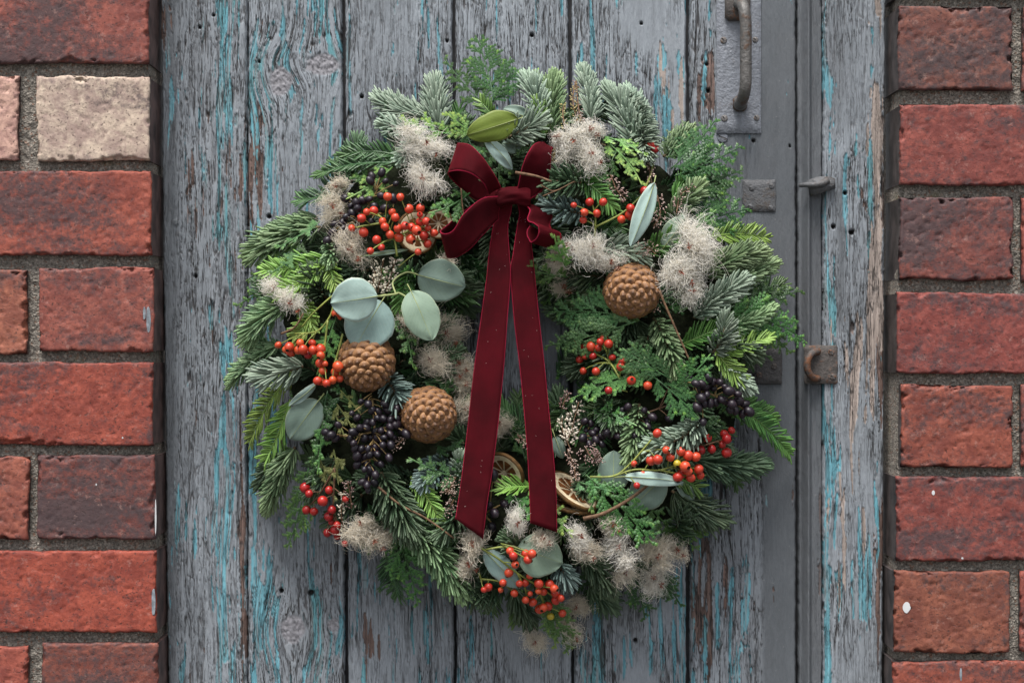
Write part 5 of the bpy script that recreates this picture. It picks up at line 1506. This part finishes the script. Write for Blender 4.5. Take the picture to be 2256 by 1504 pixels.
F_ = [(1559,965),(1596,956),(1612,948),(1568,989),(1591,979),(1601,997),(1544,991),(1601,966)]
cluster('crimson_berry_cluster', F_, [[(1520,990),(1560,978),(1605,965)]], 'crimson', 'small crimson berry group below the black berries at right', 8, stem='twig', seed=6)
G_ = [(1272,756),(1288,766),(1303,763),(1319,766),(1322,753),(1331,745),(1341,757),(1289,785),(1277,792),(1349,787),(1371,795),(1367,808),(1285,817),(1313,818),(1391,838),(1427,849),(1341,860,'crimson'),(1307,784,'crimson')]
cluster('red_berry_cluster', G_, [[(1375,850),(1345,800),(1318,782),(1300,775)],[(1345,800),(1320,800),(1300,808)],[(1345,800),(1335,770)],[(1375,850),(1400,845)]], 'red', 'red berry spray right of the ribbon below the right pine cone', 16, seed=7)
H_ = [(1299,445),(1329,445),(1264,452),(1287,468),(1315,470),(1389,459),(1388,473),(1369,483),(1285,485),(1420,421,'crimson'),(1443,329,'crimson'),(1434,320)]
cluster('red_berry_cluster', H_, [[(1310,520),(1312,480),(1305,450)],[(1312,500),(1370,470),(1415,430)],[(1415,430),(1435,380),(1440,340)]], 'red', 'scattered red berries right of the bow at upper right', 12, seed=8)

K1 = [(819,388),(841,380),(816,399),(849,399),(872,405),(840,431),(867,438),(761,437),(773,452),(785,447),(798,441),(813,439),(824,454),(789,460),(763,477),(776,470),(738,494),(755,489),(732,513),(748,517),(757,502),(721,530),(747,538),(767,521),(761,533),(783,513),(793,481),(847,459),(819,489)]
K2z = [(740,60),(780,75),(800,110),(870,75),(885,110),(940,100),(970,110),(835,120),(720,150),(690,125),(775,180),(805,175),(830,150),(860,155),(905,160),(940,150),(935,190),(900,200),(850,220),(820,225),(770,205),(735,205),(700,230),(680,265),(760,265),(790,260),(830,265),(865,260),(900,240),(960,220),(1015,235),(710,320),(745,320),(780,320),(820,315),(860,300),(700,290),(720,360),(760,365),(790,355),(830,350),(895,370),(860,330),(740,385),(775,405),(720,410),(760,435),(795,440),(830,400),(850,405),(820,465),(780,475),(750,505),(815,510),(775,520),(780,550),(545,230),(555,260),(600,265),(615,190),(580,245),(905,300),(920,260),(990,240)]
K2 = [(500 + x / 2.507, 860 + y / 2.507) for x, y in K2z]
K3z = [(480,570),(515,570),(545,590),(560,535),(590,560),(625,560),(660,590),(590,600),(685,615),(740,635),(550,635),(510,655),(635,665),(605,685),(660,675),(570,690),(530,690),(700,695),(745,675),(785,695),(725,735),(770,755),(808,742),(690,730),(500,610),(490,715),(525,805)]
K3 = [(1360 + x / 2.784, 640 + y / 2.784) for x, y in K3z]
K4z = [(165,735),(215,775),(185,800),(185,830),(105,890),(65,715),(25,740),(320,720),(318,785),(390,450),(440,540)]
K4 = [(1360 + x / 2.784, 640 + y / 2.784) for x, y in K4z]
K5z = [(890,1295),(930,1310),(900,1350),(970,1350),(1030,1370),(1000,1390),(1060,1380),(1100,1390),(940,1370),(880,1400),(920,1440),(1000,1440),(1130,1370),(960,1410)]
K5 = [(980 + x / 2.891, 480 + y / 2.891) for x, y in K5z]
K6 = [(1111,1109),(1089,1130),(1075,1114),(1084,1160),(1087,1046),(1077,1112)]
cluster('black_berry_cluster', K1, [[(845,470),(800,475),(760,500)],[(800,475),(835,410)],[(800,475),(780,450)]], None, 'black berry spray at upper left beside the red berries', 12, 9.0, 'dark_stem', 11, True)
cluster('black_berry_cluster', K2, [[(820,880),(825,950),(815,1010),(810,1070)],[(825,950),(780,960)],[(825,950),(880,930)],[(780,960),(725,960)]], None, 'large dense bunch of black berries hanging between the two left pine cones', 14, 8.6, 'dark_stem', 12, True, jit=7)
cluster('black_berry_cluster', K3, [[(1530,850),(1575,872),(1620,890),(1645,905)],[(1575,872),(1580,840)]], None, 'black berry bunch at the right edge of the wreath', 16, 9.4, 'dark_stem', 13, True)
cluster('black_berry_cluster', K4, [[(1380,930),(1410,915),(1450,900)],[(1450,900),(1480,890)]], None, 'loose black berries between cedar fronds at lower right', 8, 9.2, 'twig', 14, True)
cluster('black_berry_cluster', K5, [[(1290,960),(1330,960),(1370,950)]], None, 'dark berries beside the white heather right of the ribbon', 4, 9, 'dark_stem', 15, True)
cluster('black_berry_cluster', K6, [[(1065,1130),(1090,1118),(1105,1110)],[(1065,1130),(1082,1150)]], None, 'few black berries between the ribbon tails', 6, 9, 'dark_stem', 16, True)

# ---- heather
def heather(path, mat, seed, n, r=9, size=0.0021, dh=8, label=None):
    g = np.random.default_rng(15000 + seed)
    pts = catmull([P(x, y, surf(x, y) + dh) for x, y in path], 8)
    b = MB(); b.add(*tube(pts, 0.0005, 5))
    root = b.build('heather_sprig', M['twig'], wreath, pts[0])
    i = g.integers(0, len(pts) - 1, n)
    t = nrm(np.gradient(pts, axis=0))[i]
    rad = nrm(np.cross(t, g.normal(0, 1, (n, 3)))) + np.array([0, -0.3, 0])
    base = pts[i] + rad * (r * S * g.uniform(0.3, 1.0, n))[:, None]
    d = nrm(rad * 0.8 + t * 0.7 + g.normal(0, .3, (n, 3)))
    sd = nrm(np.cross(d, g.normal(0, 1, (n, 3))))
    ln = size * g.uniform(0.8, 1.3, n)
    nb = MB(); nb.add(*beads(base, d, sd, ln, ln * 0.55, ln * 0.5, g.random(n), g.random(n)))
    tag(nb.build('buds', M[mat], root, pts[0], smooth=True), kind='stuff')
HEA = [([(832,645),(838,610),(845,572)],'bud_white',55,12,.0033),([(850,640),(862,605),(872,570)],'bud_white',55,10,.0033),([(828,640),(822,610),(835,590)],'bud_white',30,9,.0032),
 ([(1250,975),(1262,935),(1275,885)],'bud_white',80,14,.0034),([(1238,900),(1245,880),(1255,865)],'bud_pink',30,7,.0028),([(1255,985),(1240,950),(1238,920)],'bud_white',30,8,.003),
 ([(1345,385),(1360,420),(1380,440)],'bud_pink',70,12,.0022),([(1430,330),(1432,380),(1440,420)],'bud_pink',60,9,.0024),([(1448,430),(1455,470),(1440,500)],'bud_pink',60,12,.0022),([(1490,470),(1500,430),(1530,410)],'bud_pink',50,8,.0022),
 ([(1400,560),(1425,545),(1445,560)],'bud_pink',90,16,.0018),([(1440,620),(1452,650),(1440,690)],'bud_pink',50,10,.0018),([(1250,990),(1262,1020),(1270,1060)],'bud_pink',90,9,.0021),([(1290,985),(1305,1010),(1320,1000)],'bud_pink',160,20,.0019),
 ([(762,1190),(752,1130),(758,1080)],'bud_white',60,6,.0026),([(775,1120),(770,1080),(765,1060)],'bud_pink',40,9,.0022),([(1140,960),(1155,970),(1165,985)],'bud_pink',60,10,.002),([(990,1060),(985,1085),(1005,1050)],'bud_pink',120,20,.0018),([(1000,1100),(990,1120),(985,1140)],'bud_pink',70,12,.0018),
 ([(1272,270),(1262,220),(1268,180)],'bud_gold',60,6,.0022),([(1245,285),(1240,250),(1242,230)],'bud_gold',35,5,.002),([(1270,180),(1275,240),(1285,270)],'bud_pink',40,6,.0022),([(890,965),(875,980),(860,990)],'bud_pink',50,10,.0018),([(1215,360),(1212,340),(1220,330)],'bud_gold',40,8,.002)]
for i, (p, m, n, r, sz) in enumerate(HEA): heather(p, m, i, n, r, sz)

# ---- twigs
def twig(path, r=0.0010, dh=12, mat='twig'):
    pts = catmull([P(x, y, surf(x, y) + dh) for x, y in path], 6)
    b = MB(); b.add(*tube(pts, np.linspace(r, r * 0.7, len(pts)), 7)); b.build('twig', M[mat], wreath, pts[0])
twig([(1285, 1142), (1330, 1130), (1385, 1100), (1435, 1062)], 0.0016, 16)
twig([(1452, 640), (1480, 705), (1522, 800)], 0.0010, 16)
twig([(833, 1072), (880, 1110), (940, 1142), (1000, 1185)], 0.0010, 16)
twig([(1135, 380), (1180, 388), (1215, 400)], 0.0012, 26)
twig([(1192, 408), (1215, 420), (1235, 418)], 0.0005, 24); twig([(1196, 432), (1230, 418), (1265, 400)], 0.0005, 24)
twig([(1016, 415), (1018, 445), (1022, 475)], 0.0006, 24)
twig([(620, 735), (650, 720), (668, 690)], 0.0009, 14)

# ---- dried orange slices
def orange(px, py, R, h, axis, label, seed=0, th=0.0030):
    c = P(px, py, h); a = nrm(np.array(axis, float))
    e1 = nrm(np.cross(a, [0.0, 0.3, 1.0])); e2 = np.cross(a, e1)
    Rm = R * S
    def disc(r0, z0, r1, z1, n=40, wob=0.05):
        an = np.arange(n) * 2 * math.pi / n
        w = 1 + wob * (vn(an * 2.2, 0.5, seed) - 0.5)
        return lambda r_, z_: np.stack([c + a * z_ + (e1 * math.cos(t) + e2 * math.sin(t)) * r_ * k for t, k in zip(an, w)])
    n = 40
    ring = disc(0, 0, 0, 0, n)
    def lathe(prof):
        V = np.vstack([ring(r_, z_) for r_, z_ in prof]); m = len(prof)
        F = np.array([(j * n + i, j * n + (i + 1) % n, ((j + 1) % m) * n + (i + 1) % n, ((j + 1) % m) * n + i) for j in range(m) for i in range(n)])
        return V, F
    b = MB()
    b.add(*lathe([(Rm * .97, -th / 2), (Rm * .97, th / 2), (Rm * .84, th / 2 - .0002), (Rm * .10, th * 0.12), (Rm * .10, -th * 0.12), (Rm * .84, -th / 2 + .0002)]))
    b.add(np.vstack([ring(Rm * .12, th * .16), ring(Rm * .12, -th * .16)]), [np.array([list(range(n))]), np.array([list(range(2 * n - 1, n - 1, -1))])])
    o = b.build('dried_orange_slice', M['pith'], wreath, c); o['label'] = label
    b = MB(); b.add(*lathe([(Rm * .95, -th * .56), (Rm * 1.02, -th * .4), (Rm * 1.03, th * .4), (Rm * .95, th * .56), (Rm * .925, th * .5), (Rm * .925, -th * .5)])); b.build('rind', M['rind'], o, c)
    ns = 9
    for k in range(ns):
        a0, a1 = (k + .06) * 2 * math.pi / ns, (k + .94) * 2 * math.pi / ns
        V = []
        for z in (th * .42, -th * .42):
            for t in np.linspace(a0, a1, 5): V.append(c + a * z * 0.9 + (e1 * math.cos(t) + e2 * math.sin(t)) * Rm * .80)
            V.append(c + a * z * 0.62 + (e1 * math.cos((a0 + a1) / 2) + e2 * math.sin((a0 + a1) / 2)) * Rm * .14)
            V.append(c + a * z * 0.80 + (e1 * math.cos((a0 + a1) / 2) + e2 * math.sin((a0 + a1) / 2)) * Rm * .5)
        VV = np.array(V)
        F = [np.array([(6, i, i + 1) for i in range(4)] + [(6, 5, 0), (6, 4, 5)] + [(13, 8 + i, 7 + i) for i in range(4)] + [(13, 7, 12), (13, 12, 11)]),
             np.array([(i, 7 + i, 8 + i, i + 1) for i in range(4)] + [(5, 12, 7, 0), (4, 11, 12, 5)])]
        b = MB(); b.add(VV, F); b.build('segment', M['pulp'], o, c, smooth=False)
orange(918, 512, 46, 72, (0.55, -1.0, 0.1), 'dried orange slice behind the red berries left of the bow', 1)
orange(966, 492, 32, 76, (-0.2, -1.0, -0.15), 'small dried orange slice tucked beside the lower left bow loop', 2)
orange(1112, 1040, 46, 72, (-0.75, -1.0, -0.62), 'dried orange slice between the ribbon tails', 3)
orange(1262, 1082, 60, 68, (0.56, -0.36, 0.80), 'dried orange slice seen edge on right of the ribbon end', 4)
orange(1256, 1110, 56, 66, (0.20, -0.22, 1.0), 'lower dried orange slice seen edge on right of the ribbon end', 5)

# ---- velvet bow
def ribbon(rows, name, parent, k=8, nw=9, label=None, bow=0.0, edge=True):
    A = catmull([P(r[0], r[1], r[2]) for r in rows], k); B = catmull([P(r[3], r[4], r[5]) for r in rows], k)
    n = len(A)
    s = np.linspace(0, 1, nw)
    mid = A[:, None] * (1 - s)[None, :, None] + B[:, None] * s[None, :, None]
    t = nrm(np.gradient((A + B) / 2, axis=0)); w = nrm(B - A)
    nr = nrm(np.cross(t, w))
    g = np.linspace(0, 1, n)
    z = bow * np.sin(math.pi * s)[None, :] + 0.0022 * (vn(g[:, None] * n * 0.09, s[None, :] * 1.4, len(rows) * 7) - 0.5) + 0.0007 * (vn(g[:, None] * n * 0.3, s[None, :] * 3, len(rows) * 9) - 0.5)
    mid = mid + nr[:, None] * z[..., None]
    T2 = 0.00045
    V = np.concatenate([(mid + nr[:, None] * T2).reshape(-1, 3), (mid - nr[:, None] * T2).reshape(-1, 3)])
    q = np.arange(n * nw).reshape(n, nw)
    Fq = np.stack([q[:-1, :-1], q[1:, :-1], q[1:, 1:], q[:-1, 1:]], -1).reshape(-1, 4)
    m = n * nw
    lp_ = np.concatenate([q[:-1, 0], q[-1, :-1], q[:0:-1, -1], q[0, :0:-1]])
    rim = np.stack([lp_, np.roll(lp_, -1), np.roll(lp_, -1) + m, lp_ + m], -1)
    b = MB(); b.add(V, [Fq[:, ::-1], Fq + m, rim])
    o = b.build(name, M['velvet'], parent, mid[0, nw // 2])
    if edge:
        for e in (mid[:, 0], mid[:, -1]):
            b = MB(); b.add(*tube(e, 0.00048, 6)); b.build('edge', M['velvet_edge'], parent if parent is not wreath else o, e[0])
    if name == 'tail':
        gl = np.random.default_rng(len(rows) + int(A[0][0] * 1e5) % 97)
        n_ = 15
        ii, jj = gl.integers(8, n - 4, n_), gl.integers(1, nw - 1, n_)
        pp = mid[ii, jj] + nr[ii] * np.where(nr[ii][:, 1:2] < 0, 1, -1) * 0.0005
        dd_ = nrm(t[ii] * gl.normal(0, 1, (n_, 1)) + w[ii] * gl.normal(0, 1, (n_, 1)))
        b = MB(); b.add(*beads(pp, dd_, nrm(np.cross(dd_, nr[ii])), gl.uniform(0.0004, 0.0009, n_), np.full(n_, 0.00022), np.full(n_, 0.0002), gl.random(n_), gl.random(n_)))
        tag(b.build('lint', M['hair_cream'], parent, mid[0, nw // 2]), kind='stuff')
    if label: o['label'] = label
    return o
# knot carries the loops and tails
kb = MB()
nu3, nv4 = 28, 18
V = []
kc = P(1132, 432, 92)
for i in range(nu3):
    for j in range(nv4):
        u = 2 * math.pi * i / nu3; v = -1 + 2 * j / (nv4 - 1)
        pinch = 1 - 0.28 * (1 - v * v)
        wr_ = 1 + 0.10 * math.sin(5 * u + 2 * v) + 0.06 * math.sin(9 * u - 3 * v)
        rad_ = pinch * wr_ * (1 - 0.25 * v ** 6)
        V.append(kc + np.array([v * 0.0125, -0.0080 * rad_ * math.cos(u), 0.0085 * rad_ * math.sin(u) - 0.002 * v * v]))
q = np.arange(nu3 * nv4).reshape(nu3, nv4)
F = np.stack([q[:, :-1], q[:, 1:], np.roll(q, -1, 0)[:, 1:], np.roll(q, -1, 0)[:, :-1]], -1).reshape(-1, 4)
kb.add(np.array(V), F)
bow = kb.build('ribbon_bow', M['velvet'], wreath, kc); bow['label'] = 'dark red velvet ribbon bow with two long tails'
ribbon([(1102, 412, 94, 1078, 428, 94), (1082, 376, 106, 1066, 403, 108), (1059, 343, 110, 1043, 384, 114), (1036, 321, 106, 1018, 376, 112), (1014, 316, 95, 995, 378, 102), (1009, 322, 82, 989, 385, 88), (1026, 350, 74, 1005, 405, 76), (1058, 392, 74, 1046, 438, 74), (1100, 424, 84, 1085, 446, 84)], 'loop', bow)
ribbon([(1102, 432, 94, 1098, 482, 90), (1062, 438, 106, 1066, 515, 100), (1024, 470, 110, 1036, 547, 100), (1001, 506, 108, 1011, 563, 96), (983, 516, 102, 993, 567, 88), (971, 510, 92, 985, 562, 78), (986, 498, 84, 1000, 545, 70), (1022, 466, 80, 1030, 520, 66), (1070, 432, 82, 1075, 480, 70)], 'loop', bow)
ribbon([(1140, 418, 92, 1168, 438, 90), (1148, 382, 100, 1200, 410, 90), (1159, 346, 104, 1212, 372, 94), (1174, 322, 100, 1214, 336, 94), (1194, 313, 88, 1216, 325, 86), (1200, 322, 76, 1219, 345, 74), (1182, 370, 70, 1216, 398, 68), (1150, 420, 80, 1185, 442, 80)], 'loop', bow)
AE = [(1158, 448, 92), (1168, 462, 99), (1163, 480, 104), (1165, 491, 106), (1176, 494, 108), (1187, 500, 110), (1188, 513, 110), (1182, 527, 108), (1172, 533, 104), (1165, 522, 98), (1163, 507, 94), (1168, 498, 90)]
ribbon([(x, y, h, x + 48, y + 10 + (i * 0.8), h - 16) for i, (x, y, h) in enumerate(AE)], 'loop', bow, k=6)
TL = [(470,1098,1124),(500,1087,1118),(560,1078,1121),(610,1073,1124),(700,1061,1117),(800,1047,1110),(950,1030,1095),(1050,1018,1082),(1100,1011,1074)]
rows = [(a, y, 86 + 12 * (y - 470) / 700, c_, y, 88 + 12 * (y - 470) / 700) for y, a, c_ in TL] + [(1004, 1143, 99, 1063, 1186, 100)]
rows.insert(0, (1106, 445, 88, 1128, 445, 90))
ribbon(rows, 'tail', bow, k=7, label='left ribbon tail with a slanted end')
TR = [(470,1145,1164),(500,1140,1166),(560,1131,1173),(600,1126,1177),(700,1133,1187),(800,1145,1198),(900,1155,1208),(1000,1163,1218),(1080,1167,1224)]
rows = [(a, y, 85 + 13 * (y - 470) / 700, c_, y, 84 + 13 * (y - 470) / 700) for y, a, c_ in TR] + [(1170, 1152, 98, 1226, 1172, 97)]
rows.insert(0, (1140, 445, 86, 1160, 445, 86))
ribbon(rows, 'tail', bow, k=7, label='right ribbon tail with a slanted end')
